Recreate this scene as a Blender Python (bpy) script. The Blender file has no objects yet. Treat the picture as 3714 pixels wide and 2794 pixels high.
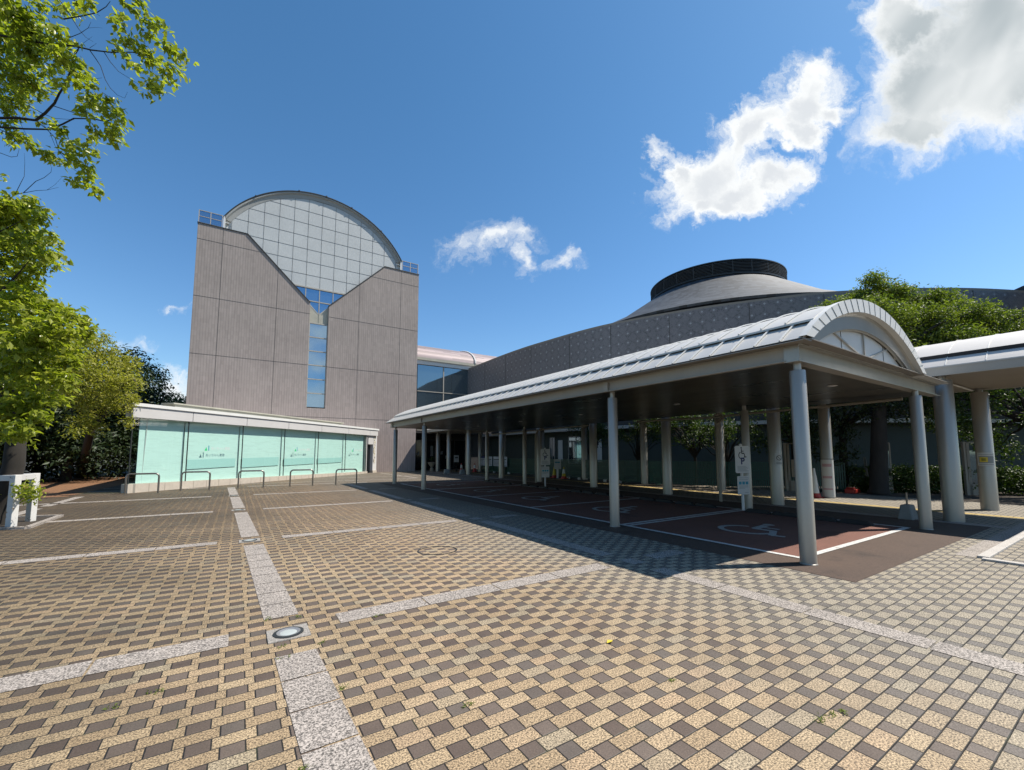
import bpy, bmesh, math, random
import numpy as np
from mathutils import Vector, Matrix
SC = bpy.context.scene
COL = SC.collection
rad = math.radians
random.seed(7)
RNG = np.random.default_rng(11)

# ------------------------------------------------------------------ camera
F, X0, Y0, PW, PH = 1535., 1857., 1512., 3714., 2794.
PITCH = math.atan(133 / F); YAW = rad(32.9); EYE = 1.5
cd = bpy.data.cameras.new('camera'); cam = bpy.data.objects.new('camera', cd); COL.objects.link(cam)
cam.location = (0, 0, EYE); cam.rotation_euler = (rad(90) + PITCH, 0, -YAW)
cd.sensor_width = 36; cd.lens = F / PW * 36; cd.shift_x = 0; cd.shift_y = (Y0 - PH / 2) / PW
cd.clip_start = .05; cd.clip_end = 4000
SC.camera = cam
FW = Vector((math.sin(YAW) * math.cos(PITCH), math.cos(YAW) * math.cos(PITCH), math.sin(PITCH)))
RT = Vector((math.cos(YAW), -math.sin(YAW), 0)); UP = RT.cross(FW)
def at(px, py, d):
    """survey helper: the point seen at a photo position, d metres ahead of the viewpoint"""
    return Vector((0, 0, EYE)) + (FW * F + RT * (px - X0) - UP * (py - Y0)) * (d / F)

# ------------------------------------------------------------------ render, light
SC.view_settings.view_transform = 'Standard'; SC.view_settings.look = 'None'
SC.view_settings.exposure = 0.62; SC.view_settings.gamma = 1.0; SC.view_settings.use_curve_mapping = False
SUN_EL = rad(55.2); SUN_AZ = math.atan2(.898, -.44)      # azimuth from +Y towards +X
SV = Vector((math.sin(SUN_AZ) * math.cos(SUN_EL), math.cos(SUN_AZ) * math.cos(SUN_EL), math.sin(SUN_EL)))
sl = bpy.data.lights.new('sun', 'SUN'); sl.energy = 5.0; sl.angle = rad(.53); sl.color = (1, .93, .83)
so = bpy.data.objects.new('sun', sl); COL.objects.link(so); so.rotation_euler = SV.to_track_quat('Z', 'Y').to_euler()
SC.cycles.max_bounces = 8; SC.cycles.transparent_max_bounces = 12

# ------------------------------------------------------------------ node helper
class NT:
    def __init__(s, tree): s.t = tree; s.n = tree.nodes; s.l = tree.links
    def new(s, typ, **kw):
        n = s.n.new(typ)
        for k, v in kw.items(): setattr(n, k, v)
        return n
    def put(s, sock, v):
        if isinstance(v, bpy.types.NodeSocket): s.l.new(v, sock)
        elif v is not None: sock.default_value = v
    def m(s, op, a, b=None, c=None, clamp=False):
        n = s.new('ShaderNodeMath', operation=op); n.use_clamp = clamp
        s.put(n.inputs[0], a); s.put(n.inputs[1], b); s.put(n.inputs[2], c); return n.outputs[0]
    def vm(s, op, a, b=None):
        n = s.new('ShaderNodeVectorMath', operation=op); s.put(n.inputs[0], a); s.put(n.inputs[1], b)
        return n.outputs['Value'] if op in ('DOT_PRODUCT', 'LENGTH', 'DISTANCE') else n.outputs[0]
    def mix(s, f, a, b, typ='MIX'):
        n = s.new('ShaderNodeMix', data_type='RGBA', blend_type=typ)
        s.put(n.inputs[0], f); s.put(n.inputs[6], c4(a)); s.put(n.inputs[7], c4(b)); return n.outputs[2]
    def noise(s, vec, scale, detail=3, rough=.5, dist=0, dim='3D'):
        n = s.new('ShaderNodeTexNoise'); n.noise_dimensions = dim
        s.put(n.inputs['Vector'], vec); s.put(n.inputs['Scale'], scale); s.put(n.inputs['Detail'], detail)
        s.put(n.inputs['Roughness'], rough); s.put(n.inputs['Distortion'], dist); return n.outputs[0]
    def white(s, vec):
        n = s.new('ShaderNodeTexWhiteNoise'); s.put(n.inputs['Vector'], vec); return n.outputs[0]
    def comb(s, x, y, z=0.):
        n = s.new('ShaderNodeCombineXYZ'); s.put(n.inputs[0], x); s.put(n.inputs[1], y); s.put(n.inputs[2], z); return n.outputs[0]
    def sep(s, v):
        n = s.new('ShaderNodeSeparateXYZ'); s.put(n.inputs[0], v); return n.outputs
    def ramp(s, f, a, b, lo=0., hi=1.):
        n = s.new('ShaderNodeMapRange'); n.interpolation_type = 'SMOOTHSTEP'
        s.put(n.inputs[0], f); s.put(n.inputs[1], a); s.put(n.inputs[2], b); s.put(n.inputs[3], lo); s.put(n.inputs[4], hi)
        return n.outputs[0]
def c4(c):
    if isinstance(c, (tuple, list)) and len(c) == 3: return (*c, 1.)
    return c
MATS = {}
KALB = .66
def material(name, color=None, rough=.6, metal=0., fn=None, spec=None, k=None, **kw):
    m = bpy.data.materials.new(name); m.use_nodes = True; m.use_transparent_shadow = True; t = NT(m.node_tree)
    b = m.node_tree.nodes['Principled BSDF']
    b.inputs['Roughness'].default_value = rough; b.inputs['Metallic'].default_value = metal
    if spec is not None: b.inputs['Specular IOR Level'].default_value = spec
    if color is not None: b.inputs['Base Color'].default_value = c4(color)
    if fn: fn(t, b)
    k = KALB if k is None else k; s_ = b.inputs['Base Color']      # overall reflectance level, matched to the exposure
    if k != 1:
        if s_.is_linked: src = s_.links[0].from_socket; t.put(s_, t.vm('MULTIPLY', src, (k, k, k)))
        else: c_ = s_.default_value; s_.default_value = (c_[0] * k, c_[1] * k, c_[2] * k, 1)
    MATS[name] = m; return m
def pos(t): return t.new('ShaderNodeNewGeometry').outputs['Position']
def bump(t, b, h, strength=.3, dist=.01):
    n = t.new('ShaderNodeBump'); n.inputs['Strength'].default_value = strength; n.inputs['Distance'].default_value = dist
    t.put(n.inputs['Height'], h); t.l.new(n.outputs[0], b.inputs['Normal'])
def mottled(c, amt=.12, scale=6, fine=60, bm=0., streak=False):
    def fn(t, b):
        p = pos(t)
        q = t.vm('MULTIPLY', p, (1, 1, .12)) if streak else p
        n = t.noise(q, scale, 5, .6); f = t.noise(p, fine, 2)
        k = t.m('ADD', t.m('MULTIPLY', t.m('SUBTRACT', n, .5), 2 * amt * 1.6), t.m('MULTIPLY', t.m('SUBTRACT', f, .5), amt))
        k = t.m('ADD', k, 1.)
        t.put(b.inputs['Base Color'], t.vm('MULTIPLY', tuple(c), t.comb(k, k, k)))
        if bm: bump(t, b, f, bm, .004)
    return fn

# ------------------------------------------------------------------ world: sky and clouds
w = bpy.data.worlds.new('World'); SC.world = w; w.use_nodes = True
t = NT(w.node_tree); t.n.clear()
out = t.new('ShaderNodeOutputWorld'); bg = t.new('ShaderNodeBackground')
sky = t.new('ShaderNodeTexSky'); sky.sky_type = 'NISHITA'; sky.sun_disc = False
sky.sun_elevation = SUN_EL; sky.sun_rotation = SUN_AZ; sky.air_density = 1.15; sky.dust_density = .55; sky.ozone_density = 2.2
SKYS = .066
d = t.new('ShaderNodeTexCoord').outputs['Generated']
fz = t.vm('DOT_PRODUCT', d, tuple(FW)); cx = t.m('DIVIDE', t.vm('DOT_PRODUCT', d, tuple(RT)), fz); cy = t.m('DIVIDE', t.vm('DOT_PRODUCT', d, tuple(UP)), fz)
wv = t.comb(cx, cy)
wn = t.new('ShaderNodeTexNoise'); t.put(wn.inputs['Vector'], wv); wn.inputs['Scale'].default_value = 6; wn.inputs['Detail'].default_value = 8; wn.inputs['Roughness'].default_value = .62
warp = t.vm('MULTIPLY', t.vm('SUBTRACT', wn.outputs['Color'], (.5, .5, .5)), (.24, .24, 0))
q = t.vm('ADD', wv, warp); qx, qy, _ = t.sep(q)
def blob(px, py, a, b_, ang, s=1.):
    ux, uy = (px - X0) / F, -(py - Y0) / F; a, b_ = a / F, b_ / F; c_, s_ = math.cos(rad(ang)), math.sin(rad(ang))
    dx = t.m('SUBTRACT', qx, ux); dy = t.m('SUBTRACT', qy, uy)
    X = t.m('DIVIDE', t.m('ADD', t.m('MULTIPLY', dx, c_), t.m('MULTIPLY', dy, s_)), a)
    Y = t.m('DIVIDE', t.m('SUBTRACT', t.m('MULTIPLY', dy, c_), t.m('MULTIPLY', dx, s_)), b_)
    r = t.m('SQRT', t.m('ADD', t.m('MULTIPLY', X, X), t.m('MULTIPLY', Y, Y)))
    return t.m('MULTIPLY', t.m('SUBTRACT', 1., r), s)
def group(bl):
    v = None
    for b_ in bl:
        e = blob(*b_); v = e if v is None else t.m('SMOOTH_MAX', v, e, .12)
    return v
big = group([(3560, 120, 430, 290, 42), (3390, 320, 350, 210, 45), (3600, 300, 360, 230, 25), (3320, 480, 230, 95, 14), (3300, 80, 150, 160, 60)])
mid = group([(2560, 640, 215, 130, 36), (2740, 500, 190, 85, 50), (2920, 370, 110, 150, -25), (2660, 700, 240, 75, 4), (2530, 740, 70, 90, -30), (2920, 480, 80, 80, 0), (2830, 650, 120, 70, 0), (3020, 410, 90, 60, 0), (2420, 600, 50, 110, 20)])
small = group([(1775, 880, 150, 85, 18, .75), (1880, 840, 90, 60, 10, .7), (2030, 935, 80, 40, 12, .7), (1890, 940, 40, 60, 0, .5), (640, 1400, 120, 75, 0, 1.2), (640, 1120, 40, 16, 0, .35), (420, 1250, 90, 25, 0, .3)])
nz = t.noise(q, 8, 9, .66)
st = t.vm('ADD', t.vm('MULTIPLY', q, (2.2, .9, 1)), (0, 0, .7)); nzf = t.noise(t.comb(t.m('ADD', t.m('MULTIPLY', qx, .8), t.m('MULTIPLY', qy, -.6)), t.m('MULTIPLY', t.m('ADD', t.m('MULTIPLY', qx, .6), t.m('MULTIPLY', qy, .8)), .45)), 30, 7, .7)
def dens(v, k, kf, gain, bias, lo, hi):
    x = t.m('ADD', t.m('MULTIPLY', v, gain), t.m('MULTIPLY', t.m('SUBTRACT', nz, .5), k)); x = t.m('ADD', x, t.m('MULTIPLY', t.m('SUBTRACT', nzf, .5), kf)); x = t.m('ADD', x, bias)
    return x, t.ramp(x, lo, hi)
xb, ab = dens(big, 2.0, 1.3, 2.2, .46, .0, 1.5); xm, am = dens(mid, 3.2, 2.2, 2.2, .66, .0, 1.65); xs_, as_ = dens(small, 3.0, 2.0, 1.7, .34, .0, 1.9)
alpha = t.m('MAXIMUM', t.m('MAXIMUM', ab, am), t.m('MULTIPLY', as_, .95))
sh = t.noise(t.comb(t.m('ADD', t.m('MULTIPLY', cx, .8), t.m('MULTIPLY', cy, -.6)), t.m('MULTIPLY', t.m('ADD', t.m('MULTIPLY', cx, .6), t.m('MULTIPLY', cy, .8)), .35)), 5.5, 3, .45)
core = t.m('MULTIPLY', t.ramp(t.m('ADD', big, t.m('MULTIPLY', t.m('SUBTRACT', nz, .5), .25)), .12, .75), t.ramp(sh, .28, .62, .25, 1.))
CB = .66
ccol = t.mix(core, (1.0 * CB, 1.02 * CB, 1.02 * CB), (.47 * CB, .53 * CB, .56 * CB))
ccol = t.mix(t.m('MULTIPLY', t.ramp(t.m('ADD', mid, t.m('MULTIPLY', t.m('SUBTRACT', nz, .5), .9)), .25, .9), .8), ccol, (.70 * CB, .74 * CB, .79 * CB))
ccol = t.mix(t.m('MULTIPLY', t.ramp(small, .0, .8), .25), ccol, (.72 * CB, .8 * CB, .9 * CB))
front = t.m('GREATER_THAN', fz, .05); alpha = t.m('MULTIPLY', alpha, front)
dz = t.sep(d)[2]; bk = t.ramp(t.m('ADD', t.noise(t.vm('MULTIPLY', d, (1, 1, 2.2)), 3.2, 6, .6), t.m('MULTIPLY', dz, -.25)), .44, .58)      # broken cloud low behind the viewpoint
bk = t.m('MULTIPLY', bk, t.m('MULTIPLY', t.ramp(fz, -.1, -.35), t.ramp(dz, .0, .06))); alpha = t.m('MAXIMUM', alpha, t.m('MULTIPLY', bk, .9))
hs = t.new('ShaderNodeHueSaturation'); hs.inputs['Saturation'].default_value = 1.18; hs.inputs['Value'].default_value = 1.; t.l.new(sky.outputs[0], hs.inputs['Color'])
el = t.sep(d)[2]
tint = t.mix(t.ramp(el, .12, .75), (SKYS * 1.22, SKYS * 1.42, SKYS * 1.60), (SKYS * 1.06, SKYS * 1.40, SKYS * 1.45)); skc = t.vm('MULTIPLY', hs.outputs[0], tint)
t.l.new(t.mix(alpha, skc, ccol), bg.inputs[0]); bg.inputs[1].default_value = 1.0
t.l.new(bg.outputs[0], out.inputs[0])

# ------------------------------------------------------------------ mesh helper
class MB:
    def __init__(s): s.v = []; s.f = []; s.k = 0; s.mi = []
    def add(s, vs, fs):
        o = len(s.v); s.v += [tuple(v) for v in vs]; s.f += [tuple(i + o for i in f) for f in fs]; s.mi += [s.k] * len(fs); return s
    def box(s, a, b):
        x0, y0, z0 = a; x1, y1, z1 = b
        return s.add([(x0, y0, z0), (x1, y0, z0), (x1, y1, z0), (x0, y1, z0), (x0, y0, z1), (x1, y0, z1), (x1, y1, z1), (x0, y1, z1)],
                     [(0, 3, 2, 1), (4, 5, 6, 7), (0, 1, 5, 4), (1, 2, 6, 5), (2, 3, 7, 6), (3, 0, 4, 7)])
    def bar(s, p, q, w, h, up=(0, 0, 1)):
        """box section from p to q: w across, h along up"""
        p = Vector(p); q = Vector(q); d = (q - p).normalized(); u = Vector(up); sd = d.cross(u).normalized(); u = sd.cross(d)
        vs = []
        for c in (p, q):
            for a, b in ((-1, -1), (1, -1), (1, 1), (-1, 1)): vs.append(c + sd * (a * w / 2) + u * (b * h / 2))
        return s.add(vs, [(0, 1, 2, 3), (7, 6, 5, 4), (0, 4, 5, 1), (1, 5, 6, 2), (2, 6, 7, 3), (3, 7, 4, 0)])
    def tube(s, pts, rs, n=8, cap=True):
        pts = [Vector(p) for p in pts]
        if not isinstance(rs, (list, tuple)): rs = [rs] * len(pts)
        rings = []; u = None
        for i, p in enumerate(pts):
            d = (pts[min(i + 1, len(pts) - 1)] - pts[max(i - 1, 0)]).normalized()
            if u is None: u = d.orthogonal().normalized()
            else: u = (u - d * u.dot(d)); u = u.normalized() if u.length > 1e-6 else d.orthogonal().normalized()
            v = d.cross(u); rings.append([p + (u * math.cos(2 * math.pi * k / n) + v * math.sin(2 * math.pi * k / n)) * rs[i] for k in range(n)])
        vs = [v for r in rings for v in r]; fs = []
        for i in range(len(pts) - 1):
            for k in range(n): fs.append((i * n + k, i * n + (k + 1) % n, (i + 1) * n + (k + 1) % n, (i + 1) * n + k))
        if cap: fs.append(tuple(range(n - 1, -1, -1))); fs.append(tuple((len(pts) - 1) * n + k for k in range(n)))
        return s.add(vs, fs)
    def lathe(s, c, prof, n=24, cap=True):
        vs = []; fs = []
        for r, z in prof:
            for k in range(n): vs.append((c[0] + r * math.cos(2 * math.pi * k / n), c[1] + r * math.sin(2 * math.pi * k / n), c[2] + z))
        for i in range(len(prof) - 1):
            for k in range(n): fs.append((i * n + k, i * n + (k + 1) % n, (i + 1) * n + (k + 1) % n, (i + 1) * n + k))
        if cap: fs.append(tuple(range(n - 1, -1, -1))); fs.append(tuple((len(prof) - 1) * n + k for k in range(n)))
        return s.add(vs, fs)
    def prism(s, pts, fn, d):
        """polygon pts (a,b) mapped by fn(a,b,depth), from depth 0 to d"""
        n = len(pts); vs = [fn(a, b, 0) for a, b in pts] + [fn(a, b, d) for a, b in pts]
        fs = [tuple(range(n)), tuple(range(2 * n - 1, n - 1, -1))] + [(i, i + n, (i + 1) % n + n, (i + 1) % n) for i in range(n)]
        return s.add(vs, fs)
    def strip(s, A, B):
        n = len(A); vs = list(A) + list(B); return s.add(vs, [(i, i + 1, n + i + 1, n + i) for i in range(n - 1)])
    def build(s, name, mat, parent=None, smooth=False, bevel=0., fix=True, **kw):
        o_ = Vector((0, 0, 0))
        if parent is not None:
            p = parent
            while p is not None: o_ = o_ + p.location; p = p.parent
        me = bpy.data.meshes.new(name); me.from_pydata([tuple(Vector(v) - o_) for v in s.v], [], s.f)
        for q_ in (mat if isinstance(mat, (list, tuple)) else [mat]): me.materials.append(q_ if not isinstance(q_, str) else MATS[q_])
        if isinstance(mat, (list, tuple)): me.polygons.foreach_set('material_index', s.mi)
        if fix:
            bm = bmesh.new(); bm.from_mesh(me); bmesh.ops.recalc_face_normals(bm, faces=bm.faces); bm.to_mesh(me); bm.free()
        if smooth:
            me.polygons.foreach_set('use_smooth', [True] * len(me.polygons))
            me.set_sharp_from_angle(angle=rad(38))
        o = bpy.data.objects.new(name, me); COL.objects.link(o)
        if parent is not None: o.parent = parent
        if bevel:
            b = o.modifiers.new('bevel', 'BEVEL'); b.width = bevel; b.segments = 2; b.limit_method = 'ANGLE'
        tag(o, **kw); return o
def tag(o, label=None, cat=None, group=None, kind=None):
    if label: o['label'] = label
    if cat: o['category'] = cat
    if group: o['group'] = group
    if kind: o['kind'] = kind
    return o
def thing(name, loc, label, cat, group=None):
    o = bpy.data.objects.new(name, None); COL.objects.link(o); o.location = loc; o.empty_display_size = .2
    return tag(o, label, cat, group)
def dup(root, loc, label, rz=0.):
    r = root.copy(); COL.objects.link(r); r.location = loc; r.rotation_euler = (0, 0, rz); r['label'] = label
    for ch in list(root.children):
        c = ch.copy(); COL.objects.link(c); c.parent = r
        for g in ch.children:
            e = g.copy(); COL.objects.link(e); e.parent = c
    return r
def text(body, size, origin, xdir, normal, mat, parent, name='lettering', align='CENTER', bold=0.):
    cu = bpy.data.curves.new(name, 'FONT'); cu.body = body; cu.size = size; cu.align_x = align; cu.align_y = 'CENTER'; cu.extrude = .0015; cu.offset = bold
    tmp = bpy.data.objects.new(name, cu); COL.objects.link(tmp)
    dg = bpy.context.evaluated_depsgraph_get(); me = bpy.data.meshes.new_from_object(tmp.evaluated_get(dg))
    bpy.data.objects.remove(tmp); x = Vector(xdir).normalized(); z = Vector(normal).normalized(); y = z.cross(x)
    M = Matrix((x, y, z)).transposed().to_4x4(); off = Vector((0, 0, 0)); p = parent
    while p is not None: off += p.location; p = p.parent
    M.translation = Vector(origin) - off; me.transform(M); me.materials.clear(); me.materials.append(MATS[mat])
    o = bpy.data.objects.new(name, me); COL.objects.link(o); o.parent = parent; return o

# ------------------------------------------------------------------ materials
def pavers(t, b):
    p = pos(t); x, y, z = t.sep(p)
    PX, PY, TF = .317, .1037, .645
    yy = t.m('DIVIDE', t.m('SUBTRACT', y, 1.814), PY); row = t.m('FLOOR', yy); fy = t.m('SUBTRACT', yy, row)
    xx = t.m('ADD', t.m('DIVIDE', t.m('SUBTRACT', x, 1.862), PX), t.m('MULTIPLY', t.m('ADD', row, 1.), .5))
    jit = t.m('MULTIPLY', t.m('SUBTRACT', t.white(t.comb(row, 3.3)), .5), .08); xx = t.m('ADD', xx, jit)
    colx = t.m('FLOOR', xx); fx = t.m('SUBTRACT', xx, colx); tan = t.m('LESS_THAN', fx, TF)
    dx = t.m('MINIMUM', t.m('MINIMUM', fx, t.m('SUBTRACT', 1., fx)), t.m('ABSOLUTE', t.m('SUBTRACT', fx, TF)))
    dx = t.m('MULTIPLY', dx, PX); dy = t.m('MULTIPLY', t.m('MINIMUM', fy, t.m('SUBTRACT', 1., fy)), PY)
    e = t.m('ADD', t.m('MINIMUM', dx, dy), t.m('MULTIPLY', t.m('SUBTRACT', t.noise(p, 90, 2), .5), .003))
    face = t.ramp(t.m('SUBTRACT', e, t.m('MULTIPLY', t.ramp(x, 1., 6.), .0012)), .0018, .0052)
    bid = t.comb(colx, row, tan); wn = t.new('ShaderNodeTexWhiteNoise'); t.put(wn.inputs[0], bid); r1 = wn.outputs[0]; r2, r3, _ = t.sep(wn.outputs[1])
    sp = t.noise(p, 105, 4, .75); sp2 = t.noise(p, 60, 2, .6)
    grit = t.ramp(sp, .40, .60, .28, 1.72)
    tn = t.mix(r1, (.40, .285, .165), (.51, .385, .235)); tn = t.mix(t.ramp(r2, .72, .95, 0., .5), tn, (.43, .285, .17)); tn = t.mix(t.ramp(r3, .8, .95, 0., .5), tn, (.37, .325, .235))
    tn = t.vm('MULTIPLY', tn, t.comb(grit, grit, grit))
    dk = t.mix(r1, (.135, .096, .072), (.195, .148, .115)); dk = t.mix(t.ramp(r3, .6, .9, 0., .5), dk, (.165, .14, .115))
    g2 = t.ramp(sp, .3, .7, .75, 1.25); dk = t.vm('MULTIPLY', dk, t.comb(g2, g2, g2))
    c = t.mix(tan, dk, tn)
    # the apron by the parking bays is laid in a greyer batch
    gz = t.m('MULTIPLY', t.ramp(t.m('ADD', x, t.m('MULTIPLY', t.m('SUBTRACT', t.noise(p, .8, 2), .5), 1.5)), 2.2, 5.0), .78)
    gc = t.mix(tan, (.20, .182, .16), (.37, .335, .265)); gc = t.vm('MULTIPLY', gc, t.comb(grit, grit, grit)); c = t.mix(gz, c, gc)
    # random wear and dirt, plus a darker, browner tone to the left and far
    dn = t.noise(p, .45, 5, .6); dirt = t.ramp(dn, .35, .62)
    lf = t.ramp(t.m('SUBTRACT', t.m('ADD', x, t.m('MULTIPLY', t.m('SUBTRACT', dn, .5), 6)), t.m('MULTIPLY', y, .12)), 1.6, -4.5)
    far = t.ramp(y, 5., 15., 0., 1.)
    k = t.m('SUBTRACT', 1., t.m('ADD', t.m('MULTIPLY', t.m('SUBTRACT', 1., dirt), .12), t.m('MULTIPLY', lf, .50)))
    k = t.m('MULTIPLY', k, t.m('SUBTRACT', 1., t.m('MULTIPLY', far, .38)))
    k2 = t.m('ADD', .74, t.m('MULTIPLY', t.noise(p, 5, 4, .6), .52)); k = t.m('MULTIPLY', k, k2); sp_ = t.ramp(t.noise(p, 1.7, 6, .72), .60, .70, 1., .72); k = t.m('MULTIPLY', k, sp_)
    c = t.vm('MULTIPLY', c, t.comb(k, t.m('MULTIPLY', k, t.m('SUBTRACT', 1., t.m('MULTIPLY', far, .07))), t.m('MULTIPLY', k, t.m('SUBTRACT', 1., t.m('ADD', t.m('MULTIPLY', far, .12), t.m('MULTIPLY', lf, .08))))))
    moss = t.ramp(t.noise(p, 3, 4), .56, .7)
    jc = t.mix(moss, (.022, .018, .014), (.035, .042, .016)); c = t.mix(face, jc, c)
    t.put(b.inputs['Base Color'], c); t.put(b.inputs['Roughness'], t.mix(tan, (.62,) * 3, (.8,) * 3))
    tilt = t.m('MULTIPLY', r1, .35)
    h = t.m('ADD', t.m('MULTIPLY', t.ramp(e, 0, .006), 1.), t.m('ADD', t.m('MULTIPLY', sp, .3), tilt)); bump(t, b, h, .75, .006)
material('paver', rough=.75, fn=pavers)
def granite(base, amp=.5):
    def fn(t, b):
        p = pos(t); s = t.noise(p, 85, 4, .75); s2 = t.noise(p, 45, 2); k = t.ramp(s, .38, .62, 1 - amp, 1 + amp * .75)
        k = t.m('MULTIPLY', k, t.m('ADD', .8, t.m('MULTIPLY', t.noise(p, 2.2, 4), .4))); bump(t, b, t.m('ADD', s, s2), .4, .004)
        t.put(b.inputs['Base Color'], t.vm('MULTIPLY', tuple(base), t.comb(k, k, k)))
    return fn
material('granite', rough=.75, fn=granite((.42, .37, .325), .8))
material('lamp_slab', rough=.7, fn=granite((.40, .37, .33), .4))
material('granite_light', rough=.7, fn=granite((.62, .58, .53), .25))
def asphalt(c, gs=130):
    def fn(t, b):
        p = pos(t); s = t.noise(p, gs, 2, .7); k = t.ramp(s, .32, .68, .55, 1.5); k = t.m('MULTIPLY', k, t.m('ADD', .72, t.m('MULTIPLY', t.noise(p, 1.2, 5, .6), .56)))
        st = t.ramp(t.noise(p, .9, 5, .65), .56, .70, 1., .6); k = t.m('MULTIPLY', k, st); k = t.m('MULTIPLY', k, t.ramp(t.noise(p, 5.5, 3), .70, .74, 1., .45))
        bump(t, b, s, .6, .006); t.put(b.inputs['Base Color'], t.vm('MULTIPLY', tuple(c), t.comb(k, k, k)))
    return fn
material('asphalt_brown', rough=.85, fn=asphalt((.100, .062, .043)))
material('asphalt_red', rough=.85, fn=asphalt((.21, .088, .062)))
material('path_red', rough=.9, fn=asphalt((.26, .13, .06)))
material('far_ground', rough=.95, fn=asphalt((.05, .05, .035), 4))
material('soil', rough=1, fn=mottled((.05, .037, .025), .5, 9, 60, .6))
def worn_paint(t, b):
    p = pos(t); n = t.noise(p, 40, 5, .75); k = t.m('MULTIPLY', t.ramp(n, .37, .46), t.ramp(t.noise(p, 7, 3), .28, .4, .55, 1.))
    t.put(b.inputs['Base Color'], t.mix(k, (.22, .14, .12), (.80, .80, .77)))
material('road_paint', rough=.7, fn=worn_paint)
def dim_paint(t, b):
    p = pos(t); n = t.noise(p, 30, 5, .75); k = t.ramp(n, .38, .5)
    t.put(b.inputs['Base Color'], t.mix(k, (.3, .24, .22), (.55, .55, .53)))
material('symbol_paint', rough=.75, fn=dim_paint)
def tactile(t, b):
    p = pos(t); x, y, z = t.sep(p); a = t.m('FRACT', t.m('DIVIDE', x, .075)); r = t.m('ABSOLUTE', t.m('SUBTRACT', a, .5)); h = t.ramp(r, .3, .2)
    j = t.m('ABSOLUTE', t.m('SUBTRACT', t.m('FRACT', t.m('DIVIDE', y, .3)), .5)); jj = t.ramp(j, .495, .48)
    c = t.mix(h, (.46, .33, .1), (.68, .5, .16)); t.put(b.inputs['Base Color'], t.mix(jj, (.1, .08, .05), c)); bump(t, b, h, .8, .01)
material('tactile', rough=.7, fn=tactile)

def ribbed(t, b):
    p = pos(t); x, y, z = t.sep(p); s = t.m('ADD', x, y)
    a = t.m('ABSOLUTE', t.m('SUBTRACT', t.m('FRACT', t.m('DIVIDE', s, .155)), .5)); r = t.ramp(a, .44, .3)
    cid = t.m('FLOOR', t.m('DIVIDE', s, .155)); st = t.noise(t.vm('MULTIPLY', p, (9, 9, .5)), 1., 4, .6)
    wv_ = t.white(t.comb(cid, t.m('FLOOR', t.m('DIVIDE', z, .3))))
    n = t.noise(p, .35, 4, .6); f = t.noise(p, 24, 3, .7)
    k = t.m('ADD', .80, t.m('MULTIPLY', wv_, .10)); k = t.m('MULTIPLY', k, t.m('ADD', .82, t.m('MULTIPLY', st, .36))); k = t.m('MULTIPLY', k, t.m('ADD', .8, t.m('MULTIPLY', n, .4)))
    k = t.m('MULTIPLY', k, t.m('ADD', .86, t.m('MULTIPLY', f, .28)))
    c = t.mix(t.ramp(t.m('ADD', z, t.m('MULTIPLY', n, 6)), 3, 14), (.52, .43, .40), (.475, .415, .38)); c = t.vm('MULTIPLY', c, t.comb(k, k, k))
    t.put(b.inputs['Base Color'], t.mix(r, t.vm('MULTIPLY', c, (.84, .83, .83)), c)); bump(t, b, r, .07, .01)
material('ribbed_concrete', rough=.85, fn=ribbed)
def light_panel(t, b):
    p = pos(t); x, y, z = t.sep(p)
    st = t.noise(t.vm('MULTIPLY', p, (7, 7, 2.5)), 1.6, 4, .7); n = t.noise(p, .5, 3); f = t.noise(t.vm('MULTIPLY', p, (30, 30, 8)), 1, 3)
    k = t.m('MULTIPLY', t.m('ADD', .86, t.m('MULTIPLY', st, .28)), t.m('ADD', .88, t.m('MULTIPLY', n, .24))); k = t.m('MULTIPLY', k, t.m('ADD', .88, t.m('MULTIPLY', f, .24)))
    t.put(b.inputs['Base Color'], t.vm('MULTIPLY', (.60, .635, .64), t.comb(k, k, k))); bump(t, b, f, .2, .01)
material('pale_panel', rough=.7, fn=light_panel)
material('joint', (.09, .085, .08), .9)
material('arch_grey', rough=.6, fn=mottled((.40, .41, .39), .08, 2, 30))
material('beige_metal', rough=.6, fn=mottled((.50, .485, .40), .15, 2, 30))
material('grey_metal', rough=.5, metal=.12, fn=mottled((.52, .49, .43), .07, 2.5, 40, streak=True))
material('silver_metal', rough=.36, metal=.5, fn=mottled((.52, .49, .435), .10, 3, 50, streak=True))
material('roof_metal', rough=.42, metal=.2, fn=mottled((.86, .83, .77), .08, 2, 30))
material('walk_roof', rough=.5, metal=.1, fn=mottled((.80, .76, .71), .05, 2, 220))
material('white_metal', rough=.5, fn=mottled((.86, .86, .83), .05, 3, 40))
material('gutter_brown', rough=.5, fn=mottled((.30, .265, .22), .1, 3, 40))
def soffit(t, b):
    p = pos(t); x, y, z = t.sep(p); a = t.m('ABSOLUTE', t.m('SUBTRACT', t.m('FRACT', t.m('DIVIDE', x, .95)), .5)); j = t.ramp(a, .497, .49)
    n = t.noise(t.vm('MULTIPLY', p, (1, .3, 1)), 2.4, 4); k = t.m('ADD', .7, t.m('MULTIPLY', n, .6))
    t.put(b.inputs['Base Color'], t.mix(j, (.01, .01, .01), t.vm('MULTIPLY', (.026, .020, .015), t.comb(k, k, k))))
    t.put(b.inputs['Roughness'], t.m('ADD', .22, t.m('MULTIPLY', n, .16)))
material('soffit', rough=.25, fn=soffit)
material('soffit_pale', rough=.5, fn=mottled((.32, .28, .24), .08, 2, 30))
material('dark_metal', rough=.5, metal=.3, fn=mottled((.05, .055, .055), .1, 3, 40))
material('louvre_metal', rough=.6, fn=mottled((.12, .13, .135), .1, 3, 40))
material('black_rubber', rough=.7, fn=mottled((.018, .018, .019), .3, 12, 90))
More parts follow.
